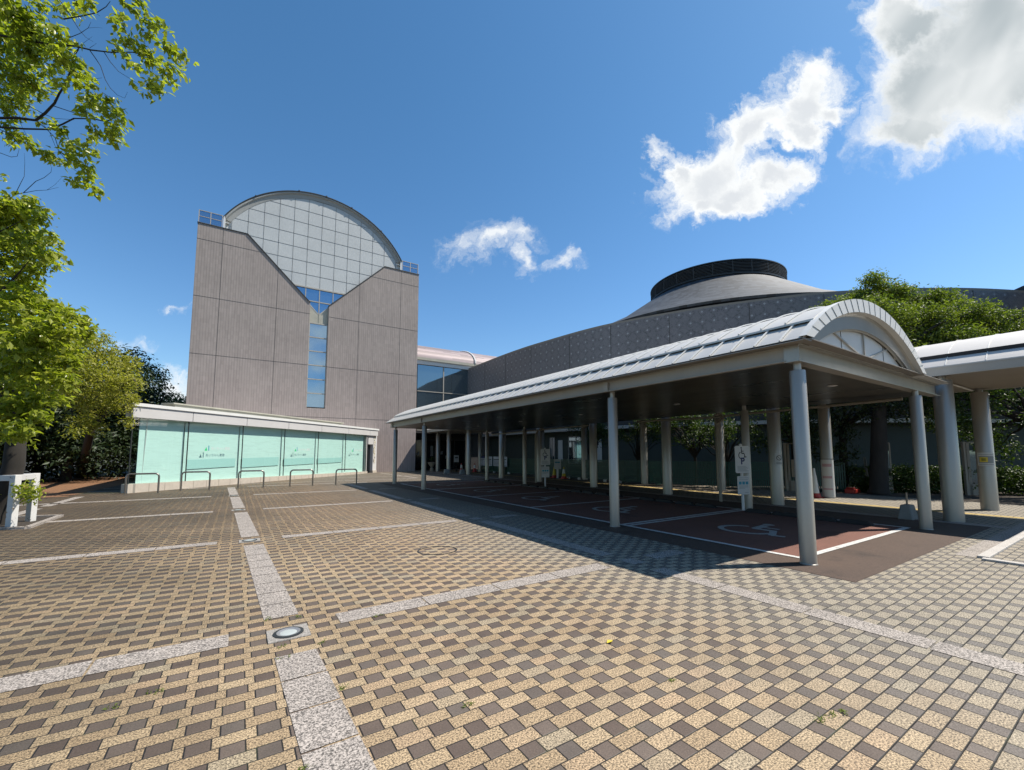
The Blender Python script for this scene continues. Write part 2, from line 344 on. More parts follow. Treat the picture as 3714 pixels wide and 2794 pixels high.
material('pipe_tan', (.40, .35, .27), .5)
material('steel_tube', rough=.3, metal=.8, fn=mottled((.33, .30, .27), .12, 8, 60))
material('weathered_zinc', rough=.35, metal=.5, fn=mottled((.5, .5, .5), .1, 3, 50))
def vault(t, b):
    p = pos(t); x, y, z = t.sep(p); r = t.m('FLOOR', t.m('DIVIDE', z, .13)); wv_ = t.white(t.comb(r, t.m('FLOOR', t.m('DIVIDE', t.m('ADD', x, t.m('MULTIPLY', r, 1.7)), 2.6))))
    k = t.m('ADD', .72, t.m('MULTIPLY', wv_, .5)); fr = t.m('ABSOLUTE', t.m('SUBTRACT', t.m('FRACT', t.m('DIVIDE', z, .13)), .5)); k = t.m('MULTIPLY', k, t.ramp(fr, .5, .42, .6, 1.))
    t.put(b.inputs['Base Color'], t.vm('MULTIPLY', (.40, .33, .335), t.comb(k, k, k)))
material('vault_metal', rough=.62, metal=.2, fn=vault)
def slate(t, b):
    p = pos(t); x, y, z = t.sep(p)
    dx = t.m('SUBTRACT', x, 32.); dy = t.m('SUBTRACT', y, 19.1); r = t.m('SQRT', t.m('ADD', t.m('MULTIPLY', dx, dx), t.m('MULTIPLY', dy, dy))); an = t.m('ARCTAN2', dy, dx)
    rr = t.m('FLOOR', t.m('DIVIDE', r, .3)); ac = t.m('FLOOR', t.m('ADD', t.m('MULTIPLY', an, 26.), t.m('MULTIPLY', rr, .5)))
    wv_ = t.white(t.comb(rr, ac)); fr = t.m('FRACT', t.m('DIVIDE', r, .3)); k = t.m('MULTIPLY', t.m('ADD', .55, t.m('MULTIPLY', wv_, .9)), t.ramp(fr, 0., .25, .35, 1.))
    k = t.m('MULTIPLY', k, t.m('ADD', .75, t.m('MULTIPLY', t.noise(p, 1.5, 5, .7), .5)))
    t.put(b.inputs['Base Color'], t.vm('MULTIPLY', (.06, .070, .082), t.comb(k, k, k)))
material('slate_roof', rough=.62, fn=slate)
def tiled(t, b):
    uv = t.new('ShaderNodeUVMap').outputs[0]; u, v, _ = t.sep(uv)
    fu = t.m('SUBTRACT', t.m('FRACT', t.m('DIVIDE', u, .6)), .5); fv = t.m('SUBTRACT', t.m('FRACT', t.m('DIVIDE', t.m('SUBTRACT', v, 7.35), .567)), .5)
    au = t.m('ABSOLUTE', t.m('MULTIPLY', fu, .6)); av = t.m('ABSOLUTE', t.m('MULTIPLY', fv, .567))
    d_ = t.m('ADD', au, av); dot = t.ramp(d_, .07, .05); hole = t.ramp(t.m('MAXIMUM', au, av), .014, .02); dot = t.m('MULTIPLY', dot, t.m('ADD', .45, t.m('MULTIPLY', hole, .55)))
    # small mosaic squares
    cu = t.m('DIVIDE', u, .05); cv = t.m('DIVIDE', v, .05); wn_ = t.white(t.comb(t.m('FLOOR', cu), t.m('FLOOR', cv)))
    gl = t.m('MAXIMUM', t.m('ABSOLUTE', t.m('SUBTRACT', t.m('FRACT', cu), .5)), t.m('ABSOLUTE', t.m('SUBTRACT', t.m('FRACT', cv), .5)))
    ring = t.m('ABSOLUTE', t.m('SUBTRACT', d_, .24)); near = t.ramp(ring, .12, .02)
    k = t.m('MULTIPLY', t.m('SUBTRACT', 1., t.m('MULTIPLY', t.m('MULTIPLY', t.m('GREATER_THAN', wn_, .62), near), .4)), t.m('ADD', .85, t.m('MULTIPLY', wn_, .25)))
    k = t.m('MULTIPLY', k, t.ramp(gl, .5, .42, .65, 1.)); k = t.m('MULTIPLY', k, t.m('ADD', .8, t.m('MULTIPLY', t.noise(pos(t), .5, 4), .4)))
    c = t.vm('MULTIPLY', (.25, .235, .24), t.comb(k, k, k)); t.put(b.inputs['Base Color'], t.mix(dot, c, (.52, .52, .53)))
material('mosaic_tile', rough=.45, fn=tiled)
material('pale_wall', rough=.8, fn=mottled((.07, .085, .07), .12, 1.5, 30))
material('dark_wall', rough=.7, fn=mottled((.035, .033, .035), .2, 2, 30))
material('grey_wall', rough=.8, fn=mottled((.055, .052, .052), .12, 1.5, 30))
def blueglass(tint, rough=.04):
    def fn(t, b):
        b.inputs['Metallic'].default_value = .92; b.inputs['Base Color'].default_value = c4(tint); b.inputs['Roughness'].default_value = rough
        n = t.noise(pos(t), .8, 2); bump(t, b, n, .04, .05)
    return fn
material('tinted_glass', k=1, fn=blueglass((.25, .36, .46)))
material('dark_glass', k=1, fn=blueglass((.20, .26, .30)))
material('black_glass', (.012, .014, .016), .08)
def clearglass(tint, refl=.10):
    def fn(t, b):
        tr = t.new('ShaderNodeBsdfTransparent'); tr.inputs[0].default_value = c4(tint); gl = t.new('ShaderNodeBsdfGlossy'); gl.inputs['Roughness'].default_value = .02
        fr = t.new('ShaderNodeLayerWeight'); fr.inputs[0].default_value = .5; mx = t.new('ShaderNodeMixShader')
        t.put(mx.inputs[0], t.m('ADD', t.m('MULTIPLY', t.m('POWER', fr.outputs['Facing'], 4.), .6), .05)); t.l.new(tr.outputs[0], mx.inputs[1]); t.l.new(gl.outputs[0], mx.inputs[2])
        t.l.new(mx.outputs[0], t.n['Material Output'].inputs[0])
    return fn
material('clear_glass', fn=clearglass((.87, .985, .96)))
def screen(t, b):
    p = pos(t); n = t.noise(t.vm('MULTIPLY', p, (1, 1, 7)), 1.5, 5, .6, 1.); k = t.ramp(n, .2, .6, .9, 1.03)
    t.put(b.inputs['Base Color'], t.vm('MULTIPLY', (.74, .90, .85), t.comb(k, k, k)))
material('mint_screen', rough=.7, fn=screen)
material('stone_cladding', rough=.65, fn=mottled((.66, .645, .63), .07, 1.5, 140))
material('plinth_stone', rough=.7, fn=mottled((.62, .55, .46), .12, 7, 90))
material('white_paint', rough=.45, fn=mottled((.78, .78, .77), .06, 6, 60))
def chipped(t, b):
    p = pos(t); n = t.noise(p, 11, 4, .7); k = t.ramp(n, .34, .38); f = t.m('ADD', .85, t.m('MULTIPLY', t.noise(p, 50, 2), .25))
    t.put(b.inputs['Base Color'], t.mix(k, (.16, .1, .05), t.vm('MULTIPLY', (.8, .79, .76), t.comb(f, f, f))))
material('chipped_white', rough=.55, fn=chipped)
material('white_board', rough=.5, fn=mottled((.74, .75, .72), .05, 5, 60))
material('green', (.01, .42, .14), .5, k=1); material('teal', (.02, .22, .30), .5, k=1); material('navy', (.02, .03, .14), .5); material('ink', (.03, .03, .035), .6)
material('yellow', (.75, .58, .04), .5); material('red_plastic', rough=.45, fn=mottled((.52, .035, .02), .15, 6, 50)); material('reflect_white', (.85, .87, .83), .35)
material('lamp_lens', (.55, .6, .58), .25); material('olive', (.28, .26, .03), .6); material('print_grey', (.3, .33, .33), .6); material('pink', (.62, .38, .40), .7)
material('sky_blue', (.35, .45, .62), .6); material('paper', rough=.7, fn=mottled((.66, .70, .78), .06, 5, 60))
material('concrete', rough=.85, fn=mottled((.30, .30, .28), .15, 5, 60)); material('terracotta', rough=.8, fn=mottled((.42, .35, .26), .12, 5, 50))
material('mosspost', rough=.8, fn=mottled((.40, .35, .27), .2, 4, 50, streak=True))
def slats(t, b):
    tc = t.new('ShaderNodeTexCoord').outputs['Object']; x, y, z = t.sep(tc); n = t.noise(tc, 20, 2)
    k = t.m('ADD', .8, t.m('MULTIPLY', n, .4)); t.put(b.inputs['Base Color'], t.vm('MULTIPLY', (.007, .085, .06), t.comb(k, k, k)))
material('green_plastic', rough=.4, fn=slats)
def art(t, b):
    p = pos(t); n = t.noise(p, 7, 4, .6); r = t.ramp(n, .42, .5); q_ = t.ramp(t.noise(p, 4, 3), .45, .55)
    t.put(b.inputs['Base Color'], t.mix(r, t.mix(q_, (.05, .03, .025), (.5, .4, .1)), (.75, .72, .65)))
material('collage_print', rough=.4, fn=art)
def leafmat(name, a, b_, trans=.35, gloss=.35):
    def fn(t, b):
        ri = t.new('ShaderNodeNewGeometry').outputs['Random Per Island']; p = pos(t); n = t.noise(p, 1.4, 2)
        f = t.m('ADD', t.m('MULTIPLY', ri, .65), t.m('MULTIPLY', t.ramp(n, .35, .65), .35)); c = t.mix(f, a, b_)
        t.put(b.inputs['Base Color'], c); b.inputs['Roughness'].default_value = gloss; b.inputs['Specular IOR Level'].default_value = .3
        tl = t.new('ShaderNodeBsdfTranslucent'); t.put(tl.inputs[0], t.vm('MULTIPLY', c, (1.5, 1.7, .55))); mx = t.new('ShaderNodeMixShader'); mx.inputs[0].default_value = trans
        t.l.new(b.outputs[0], mx.inputs[1]); t.l.new(tl.outputs[0], mx.inputs[2]); t.l.new(mx.outputs[0], t.n['Material Output'].inputs[0])
    material(name, fn=fn, k=1)
leafmat('leaf_bright', (.12, .155, .016), (.35, .365, .058), .5, .3)
leafmat('leaf_olive', (.14, .15, .022), (.33, .31, .055), .42, .45)
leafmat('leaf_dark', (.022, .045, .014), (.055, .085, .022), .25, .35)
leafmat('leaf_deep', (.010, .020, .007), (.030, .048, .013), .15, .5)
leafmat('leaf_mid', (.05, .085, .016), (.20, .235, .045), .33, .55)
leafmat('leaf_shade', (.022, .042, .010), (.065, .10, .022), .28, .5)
material('bark', rough=.95, fn=mottled((.085, .068, .05), .4, 9, 60, .6, True))
material('bark_dark', rough=.95, fn=mottled((.035, .03, .024), .4, 9, 60, .5, True))

# ------------------------------------------------------------------ ground
def sheet(name, x0, y0, x1, y1, z, mat, kind='structure', th=0):
    m = MB(); m.add([(x0, y0, z), (x1, y0, z), (x1, y1, z), (x0, y1, z)], [(0, 1, 2, 3)]); return m.build(name, mat, fix=False, kind=kind)
sheet('ground', -1500, -1500, 1500, 1500, -.03, 'far_ground')
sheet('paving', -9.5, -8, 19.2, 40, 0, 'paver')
m = MB(); m.add([(-40, 20.9, .005), (-4.9, 20.9, .005), (-4.6, 27, .005), (-4.2, 42, .005), (-40, 42, .005)], [(0, 1, 2, 3, 4)]); m.build('path', 'path_red', fix=False, kind='structure')
m = MB(); m.add([(6.12, 2.09, .004), (12.95, 2.06, .004), (12.95, 21.7, .004), (6.0, 21.7, .004)], [(0, 1, 2, 3)]); m.build('parking_surface', 'asphalt_brown', fix=False, kind='structure')
sheet('parking_bay_surface', 6.86, 2.97, 11.40, 20.7, .008, 'asphalt_red')
m = MB(); S = .004
def slab_run(m, x0, y0, x1, y1, z, step, along, gap=.014, skew=0.):
    n = max(1, round(((x1 - x0) if along == 'x' else (y1 - y0)) / step))
    for i in range(n):
        if along == 'x':
            a = x0 + (x1 - x0) * i / n + gap / 2; b = x0 + (x1 - x0) * (i + 1) / n - gap / 2; q = [(a, y0, z), (b, y0, z), (b, y1, z), (a, y1, z)]
        else:
            a = y0 + (y1 - y0) * i / n + gap / 2; b = y0 + (y1 - y0) * (i + 1) / n - gap / 2; sa, sb = (a - 4) * skew, (b - 4) * skew
            q = [(x0 + sa, a, z), (x1 + sa, a, z), (x1 + sb, b, z), (x0 + sb, b, z)]
        m.add(q, [(0, 1, 2, 3)])
SK = -.0315
for a, b in ((-1.2, 3.68), (4.53, 8.28), (9.1, 12.95), (13.95, 17.6), (18.5, 22.6)): slab_run(m, .29, a, .57, b, S, .42, 'y', skew=SK)
for yc in (4.22, 8.78, 13.45, 18.2, 22.9):
    slab_run(m, .84 - (yc - 4) * .02, yc - .13, 4.2, yc + .13, S, .82, 'x')
    slab_run(m, -9, yc - .13, .03 - (yc - 4) * .05, yc + .13, S, .82, 'x')
    slab_run(m, 5.08, yc - .16, 5.78, yc + .1, S, .7, 'x')
for a, b in ((-1.5, 3.72), (4.6, 8.4), (9.2, 13.0), (13.9, 17.7), (18.6, 22.0)): slab_run(m, 4.53, a, 4.78, b, S, .9, 'y')
for yc in (4.17, 8.8, 13.45): slab_run(m, 4.56, yc - .14, 4.82, yc + .14, S, .3, 'x')
for a, b in ((13.6, 16.8), (17.4, 20.6)): slab_run(m, -4.62, a, -4.38, b, S, .8, 'y')
slab_run(m, 12.97, 1.86, 13.3, 33.0, S, .9, 'y')
slab_run(m, 9.0, 1.63, 18.5, 1.84, S, .6, 'x')
slab_run(m, -7, 24.6, 9, 24.8, S, .8, 'x'); slab_run(m, 5, 27.6, 12, 27.8, S, .8, 'x'); slab_run(m, 9.2, 25, 9.4, 33, S, .8, 'y')
m.build('paving_strips', 'granite', fix=False, kind='structure')
sheet('tactile_strip', 15.25, -2, 15.55, 36, .005, 'tactile')
sheet('verge', 19.2, -10, 60, 45, .002, 'soil'); sheet('verge', -60, -10, -9.5, 45, .001, 'soil')
m = MB()
for i in range(12): m.box((9.02 + i * .6, 1.49, 0), (9.02 + i * .6 + .592, 1.61, .035))
for i in range(3): m.box((8.86, .2 + i * .45, 0), (8.98, .2 + i * .45 + .44, .03))
m.build('kerb', 'granite_light', bevel=.006, kind='structure')
# road markings
LW = .1; m = MB(); Z = .012
def line(x0, y0, x1, y1, z=Z): m.add([(x0, y0, z), (x1, y0, z), (x1, y1, z), (x0, y1, z)], [(0, 1, 2, 3)])
ys = [2.92, 6.14, 6.30, 9.66, 13.10, 16.52, 16.68, 20.6]
line(6.80, 2.92, 6.90, 20.7)
for y in ys: line(6.90, y, 11.35, y + LW)
line(11.35, 2.92, 11.45, 20.7)
m.build('parking_marking', 'road_paint', fix=False, kind='structure')
def isa(mb, cx, cy, s, fn):
    """wheelchair symbol from strokes, up = +v, facing right = +u"""
    def stroke(pts, wd):
        P = [Vector(p) for p in pts]
        for i in range(len(P) - 1):
            a, b = P[i], P[i + 1]; d = (b - a).normalized(); n_ = Vector((-d.y, d.x)) * wd / 2; e = d * wd * .12
            mb.add([fn(*(cx + s * q_.x, cy + s * q_.y)) for q_ in (a - n_ - e, b - n_ + e, b + n_ + e, a + n_ - e)], [(0, 1, 2, 3)])
    arc = [Vector((-.08 + .34 * math.cos(rad(a)), -.2 + .34 * math.sin(rad(a)))) for a in range(112, 361, 14)]
    for i in range(len(arc) - 1): stroke([arc[i], arc[i + 1]], .085)
    stroke([(-.10, .42), (-.06, .0), (.2, .0)], .11); stroke([(-.07, .22), (.17, .22)], .075); stroke([(.18, .03), (.34, -.38), (.47, -.33)], .09)
    mb.add([fn(cx + s * (-.11 + .085 * math.cos(a)), cy + s * (.54 + .085 * math.sin(a))) for a in np.linspace(0, 2 * math.pi, 13)[:-1]], [tuple(range(12))])
m = MB()
for yc in (4.5, 8.1, 11.5, 14.95, 18.75): isa(m, 0, 0, 1.32, lambda u, v, yc=yc: (8.72 + v * .95, yc - u * 1.05, .0125 + .0004 * (hash((round(u, 3), round(v, 3))) % 3)))
m.build('wheelchair_marking', 'symbol_paint', fix=False, kind='structure')

# in-ground lamps along the centre strip
proto = None
for i, (x, y, lab) in enumerate(((.43, 4.10, 'round in-ground lamp in a granite slab, the nearest one, in the foreground paving'), (.25, 8.70, 'round in-ground lamp in pale slab, second one along the granite strip'),
        (.10, 13.5, 'round in-ground lamp in pale slab, third one along the granite strip'), (-.03, 18.1, 'small in-ground lamp in pale slab, farthest one near the bicycle racks'))):
    if proto is None:
        L = thing('ground_lamp', (x, y, 0), lab, 'ground lamp', 'in-ground lamps along the centre paving strip')
        m = MB(); m.prism([(-.155, -.14), (.155, -.14), (.155, .14), (-.155, .14)], lambda a, b, d: (x + a, y + b, .001 + d), .008); m.build('slab', 'lamp_slab', L)
        m = MB(); m.lathe((x, y, .009), [(.115, 0), (.115, .006), (.09, .009)], 32, False); m.build('ring', 'dark_metal', L, True); m = MB(); m.lathe((x, y, .009), [(.09, .009), (.07, .006), (.064, .003)], 32, False); m.build('inner_ring', 'weathered_zinc', L, True)
        m = MB(); m.lathe((x, y, .009), [(.064, .003), (.05, .006), (.03, .007), (.001, .007)], 32, False); m.build('lens', 'lamp_lens', L, True)
        proto = L
    else: dup(proto, (x, y, 0), lab)
# round manhole rim set in pavers
m = MB(); A = [(2.68 + .31 * math.cos(a), 6.27 + .29 * math.sin(a), .005) for a in np.linspace(0, 2 * math.pi, 49)]; B = [(2.68 + .285 * math.cos(a), 6.27 + .265 * math.sin(a), .005) for a in np.linspace(0, 2 * math.pi, 49)]
m.strip(A, B); m.build('manhole_cover', 'dark_metal', None, fix=False, label='round manhole cover filled with tan pavers, thin dark metal rim', cat='manhole')

# ------------------------------------------------------------------ parking canopy
CAN = thing('parking_canopy', (6.6, 2.75, 0), 'long grey steel parking canopy with barrel roof over accessible bays', 'canopy')
YE = 21.35
def arcp(cx, cz, R, x): return cz + math.sqrt(max(R * R - (x - cx) ** 2, 0))
CXc = 8.75; RA = 4.17; CZ = 3.89 - RA
def arc_pts(x0, x1, R, cz, n=28):
    a0 = math.asin((x0 - CXc) / R); a1 = math.asin((x1 - CXc) / R)
    return [(CXc + R * math.sin(a), cz + R * math.cos(a)) for a in np.linspace(a0, a1, n)]
XS = 6.62; XE = 2 * CXc - 6.2
lo = arc_pts(6.2, XS + .06, RA, CZ, 6); up = arc_pts(XS, 2 * CXc - XS, RA + .055, CZ, 30); lo2 = [(2 * CXc - a, b) for a, b in reversed(lo)]
def shell(m, pts, y0, y1, th):
    inn = [(a, b - th) for a, b in pts]; poly = pts + inn[::-1]
    n = len(pts)
    for i in range(n - 1):
        a, b = pts[i], pts[i + 1]; c, d_ = inn[i], inn[i + 1]
        m.add([(a[0], y0, a[1]), (b[0], y0, b[1]), (b[0], y1, b[1]), (a[0], y1, a[1])], [(0, 1, 2, 3)])
        m.add([(c[0], y0, c[1]), (d_[0], y0, d_[1]), (d_[0], y1, d_[1]), (c[0], y1, c[1])], [(3, 2, 1, 0)])
        for y in (y0, y1): m.add([(a[0], y, a[1]), (b[0], y, b[1]), (d_[0], y, d_[1]), (c[0], y, c[1])], [(0, 1, 2, 3)])
    for a, c in ((pts[0], inn[0]), (pts[-1], inn[-1])): m.add([(a[0], y0, a[1]), (a[0], y1, a[1]), (c[0], y1, c[1]), (c[0], y0, c[1])], [(0, 1, 2, 3)])
m = MB(); shell(m, up, 2.54, YE, .03); ROOF = m.build('roof', 'roof_metal', CAN, True)
m = MB(); shell(m, lo, 2.52, YE, .02); m.build('lower_roof', 'roof_metal', CAN, True)
m = MB(); shell(m, lo2, 2.52, YE, .02); m.build('lower_roof', 'roof_metal', CAN, True)
m = MB(); ny = int((YE - 2.8) / .344)
for i in range(ny + 1):
    y = 2.80 + i * .344
    P = [(a, y, b + .022) for a, b in lo]; m.tube(P, .013, 4)
    P = [(a, y + .1, b + .022) for a, b in up]; m.tube(P, .013, 4)
m.build('standing_seam', 'white_metal', CAN)
# flat roof between the arch and the walkway, gutters and beams
m = MB(); m.box((11.30, 2.52, 3.03), (13.08, YE, 3.06)); m.build('flat_roof', 'roof_metal', CAN)
m = MB(); m.box((6.2, 2.50, 3.005), (6.42, YE, 3.02)); m.box((6.2, 2.495, 3.02), (6.215, YE, 3.03)); m.box((6.42, 2.50, 3.032), (13.08, 2.74, 3.045)); m.build('gutter', 'gutter_brown', CAN)
def ibeam(m, p, q, z0, z1, w=.16, t_=.014):
    p = Vector((*p, 0)); q = Vector((*q, 0)); z = Vector((0, 0, 1))
    m.bar(p + z * (z0 + t_ / 2), q + z * (z0 + t_ / 2), w, t_); m.bar(p + z * (z1 - t_ / 2), q + z * (z1 - t_ / 2), w, t_); m.bar(p + z * (z0 + z1) / 2, q + z * (z0 + z1) / 2, .012, (z1 - z0) - 2 * t_)
m = MB(); ibeam(m, (6.44, 2.75), (13.08, 2.75), 2.77, 3.025, .17); m.box((6.43, 2.665, 2.772), (6.44, 2.86, 3.02)); m.build('beam', 'silver_metal', CAN)
m = MB(); ibeam(m, (6.46, 2.84), (6.46, YE - .1), 2.785, 3.0, .10)
for y in (6.3, 17.0, 20.9): m.box((6.40, y - .06, 2.80), (6.45, y + .06, 2.985))
m.build('beam', 'grey_metal', CAN)
m = MB(); ibeam(m, (6.52, YE - .1), (13.0, YE - .1), 2.785, 3.0, .12); m.build('beam', 'grey_metal', CAN)
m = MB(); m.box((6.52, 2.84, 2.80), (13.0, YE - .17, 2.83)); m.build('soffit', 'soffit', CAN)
for x, y in ((9.49, 3.4), (9.65, 6.93), (9.6, 10.6), (9.6, 14.2), (9.6, 17.8)):
    m = MB(); m.lathe((x, y, 2.775), [(.075, .024), (.085, .012), (.06, .0), (.001, .006)], 24, False); m.build('downlight', 'white_metal', CAN, True)
# arched gable
m = MB()
def ringface(m, o, i, y0, y1):
    n = len(o); mm = [[(a, y0, b) for a, b in o], [(a, y0, b) for a, b in i], [(a, y1, b) for a, b in o], [(a, y1, b) for a, b in i]]
    m.strip(mm[0], mm[1]); m.strip(mm[2], mm[3]); m.strip(mm[0], mm[2]); m.strip(mm[1], mm[3])
def arc2(hw, rise, z, n=36):
    R = (hw * hw + rise * rise) / (2 * rise); a = math.asin(hw / R); return [(CXc + R * math.sin(q_), z + rise - R + R * math.cos(q_)) for q_ in np.linspace(-a, a, n)]
O = arc2(2.55, .92, 3.05); I = arc2(2.33, .71, 3.05); I2 = arc2(2.27, .67, 3.05); T = arc2(1.98, .46, 3.05)
ringface(m, O, I, 2.47, 2.56); m.k = 1
for k in range(1, 22):
    f = k / 22 * (len(O) - 1); i = int(f); r_ = f - i
    a = Vector(O[i]).lerp(Vector(O[min(i + 1, 35)]), r_); b = Vector(I[i]).lerp(Vector(I[min(i + 1, 35)]), r_); m.bar((a.x, 2.468, a.y), (b.x, 2.468, b.y), .006, .008, (0, 1, 0))
m.build('arch_ring', ['white_metal', 'print_grey'], CAN)
m = MB(); ringface(m, I2, T, 2.58, 2.63); m.strip([(a, 2.56, b) for a, b in I], [(a, 2.58, b) for a, b in I2]); m.build('arch_fascia', 'silver_metal', CAN)
m = MB(); m.prism(T + [(T[-1][0], 3.03), (T[0][0], 3.03)], lambda a, b, d_: (a, 2.66 + d_, b), .03); m.k = 1
for x, z in ((7.85, 3.42), (9.65, 3.43)): m.bar((x, 2.655, 3.05), (x, 2.655, z - .01), .004, .006, (0, 1, 0))
m.build('gable_panel', ['white_metal', 'joint'], CAN)
m = MB(); m.tube([(a, 2.625, b) for a, b in T], .016, 6)
for x, z in ((7.47, 3.36), (8.72, 3.52), (9.9, 3.40)): m.bar((8.72, 2.64, 3.06), (x, 2.64, z), .022, .02, (0, 1, 0))
m.build('gable_rib', 'grey_metal', CAN)
for x, y in ((6.6, 2.77), (6.6, 6.3), (6.6, 17.0), (6.6, 20.9), (11.55, 2.72), (11.55, 6.2), (11.8, 17.1), (11.9, 21.0)):
    m = MB(); m.lathe((x, y, 0), [(.108, 0), (.108, .012), (.1, .02), (.1, 2.655), (.094, 2.665), (.05, 2.665), (.05, 2.795)], 32); m.build('column', 'silver_metal', CAN, True)
m = MB()
for y0, z0, y1, z1 in ((3.1, 2.70, 7.2, 2.62), (7.25, 2.60, 10.5, 2.66), (13.1, 2.66, 21.0, 2.58)):
    m.tube([(12.25, y0, z0), (12.25, y1, z1)], .035, 10)
    for k in range(4):
        y = y0 + (y1 - y0) * (k + .5) / 4; m.bar((12.25, y, z0 + .03), (12.25, y, 2.80), .03, .02)
m.tube([(12.25, 7.22, 2.6), (12.2, 7.22, 2.5), (11.95, 7.22, 2.4), (11.95, 7.22, .1)], .045, 10)
m.tube([(12.25, 16.6, 2.6), (12.2, 16.6, 2.5), (12.1, 16.6, 2.4), (12.1, 16.6, .1)], .045, 10)
m.build('drain_pipe', 'pipe_tan', CAN, True)

# ------------------------------------------------------------------ covered walkway
WK = thing('covered_walkway', (13.4, 2.7, 0), 'long covered walkway with white barrel roof on thick round columns, right of the parking canopy', 'walkway')
wx0, wx1, wy0, wy1 = 13.1, 17.2, .62, 34.0; hw = (wx1 - wx0) / 2; wc = (wx0 + wx1) / 2; rise = .80; RW = (hw * hw + rise * rise) / (2 * rise)
def warc(x0, x1, dz=0, n=16):
    return [(wc + RW * math.sin(a), 3.43 + dz + rise - RW + RW * math.cos(a)) for a in np.linspace(math.asin((x0 - wc) / RW), math.asin((x1 - wc) / RW), n)]
m = MB(); shell(m, warc(wx0 + .02, wx0 + .36, 0, 5), wy0, wy1, .02); shell(m, warc(wx0 + .30, wx1 - .30, .055, 30), wy0, wy1, .03); shell(m, warc(wx1 - .36, wx1 - .02, 0, 5), wy0, wy1, .02); m.build('roof', 'walk_roof', WK, True)
m = MB(); a = warc(wx0 + .30, wx0 + .36, .0, 2); m.box((wx0 + .285, wy0, a[0][1] - .03), (wx0 + .31, wy1, a[0][1] + .075)); m.build('ventilation_slot', 'black_rubber', WK)
m = MB(); y = wy0 + .1
while y < wy1:
    m.tube([(a, y, b + .004) for a, b in warc(wx0 + .03, wx0 + .30, 0, 5)], .011, 4); m.tube([(a, y, b + .006) for a, b in warc(wx0 + .32, wx1 - .32, .055, 22)], .011, 4); y += .613
m.build('roof_rib', 'white_metal', WK)
m = MB(); m.box((wx0, wy0, 3.23), (wx0 + .04, wy1, 3.40)); m.box((wx0 - .01, wy0, 3.40), (wx0 + .05, wy1, 3.425)); m.box((wx1 - .04, wy0, 3.23), (wx1, wy1, 3.425)); m.box((wx0 + .04, wy1 - .04, 3.23), (wx1 - .04, wy1, 3.425)); m.box((wx0 + .04, wy0, 3.23), (wx1 - .04, wy0 + .04, 3.425)); m.build('fascia', 'grey_metal', WK)
m = MB(); m.box((wx0 + .04, wy0 + .04, 3.255), (wx1 - .04, wy1 - .04, 3.28)); m.build('soffit', 'soffit_pale', WK)
for y, k in ((2.69, 0), (6.35, 1), (10.15, 2), (14.1, 3), (18.4, 4), (22.5, 5), (27.3, 6), (31.0, 7), (33.4, 8)):
    xa = 13.42 if y < 12 else 13.42 + (y - 12) * .035
    for j, x in enumerate((xa, 16.9)):
        m = MB(); m.lathe((x, y, 0), [(.172, 0), (.172, 3.15), (.165, 3.16), (.07, 3.16), (.07, 3.25)], 36)
        m.build('column', 'silver_metal', WK, True)
for y in (2.69, 6.35, 10.15, 14.1): m = MB(); m.tube([(13.6, y + .1, 3.2), (16.8, y + .1, 3.21)], .02, 8); m.build('conduit', 'white_metal', WK, True)
# notices wrapped on the walkway columns
def wrap(name, cx, cy, r, z0, z1, a0, a1, mat, parent=None, dr=.004, **kw):
    m = MB(); A = [(cx + (r + dr) * math.cos(a), cy + (r + dr) * math.sin(a), z0) for a in np.linspace(a0, a1, 16)]; B = [(x, y, z1) for x, y, z in A]
    m.strip(A, B); return m.build(name, mat, parent, True, fix=False, **kw)
def wang(cx, cy, off=0.): return math.atan2(-cy, -cx) + off
c = (16.9, 2.69); a = wang(*c, .1)
N = thing('photo_notice', (16.9, 2.69, 1.2), 'white laminated notice with a yellow photo taped round the rightmost thick column', 'notice')
wrap('sheet', *c, .172, 1.17, 1.52, a - 1.0, a + 1.0, 'white_board', N)
wrap('photo', *c, .172, 1.24, 1.43, a - .85, a + .85, 'print_grey', N, .007); wrap('photo_subject', *c, .172, 1.27, 1.40, a - .7, a + .15, 'yellow', N, .010); wrap('photo_subject', *c, .172, 1.30, 1.37, a - .5, a - .05, 'olive', N, .012)
for z in (1.19, 1.205, 1.455, 1.475): wrap('text_line', *c, .172, z, z + .010, a - .8, a + .8, 'print_grey', N, .008)
c = (16.9, 6.35); a = wang(*c)
N = thing('paper_wrap', (16.9, 6.35, 0), 'faded white paper with pink patches wrapped round a column by the fence', 'notice')
wrap('sheet', *c, .172, .04, 1.30, a - 1.5, a + 1.5, 'white_board', N)
for z0, z1 in ((.28, .33), (.66, .74), (1.05, 1.15)): wrap('pink_band', *c, .172, z0, z1, a - .9, a + .7, 'pink', N, .007)
wrap('tie', *c, .172, 1.295, 1.315, a - 1.55, a + 1.55, 'ink', N, .009)
c = (13.42, 6.35); a = wang(*c, .55)
N = thing('no_smoking_sign', (13.42, 6.35, 1.2), 'small white no smoking sign on a thick column under the canopy', 'sign')
wrap('plate', *c, .172, 1.17, 1.50, a - .62, a + .62, 'white_board', N, .006)
def cyl_pt(c, a0, z0, dr): return lambda u, v: (c[0] + (.172 + dr) * math.cos(a0 + u / .178), c[1] + (.172 + dr) * math.sin(a0 + u / .178), z0 + v)
fn = cyl_pt(c, a, 1.37, .010); m = MB(); n = 24
m.strip([fn(.075 * math.cos(q_), .075 * math.sin(q_)) for q_ in np.linspace(0, 2 * math.pi, n)], [fn(.06 * math.cos(q_), .06 * math.sin(q_)) for q_ in np.linspace(0, 2 * math.pi, n)])
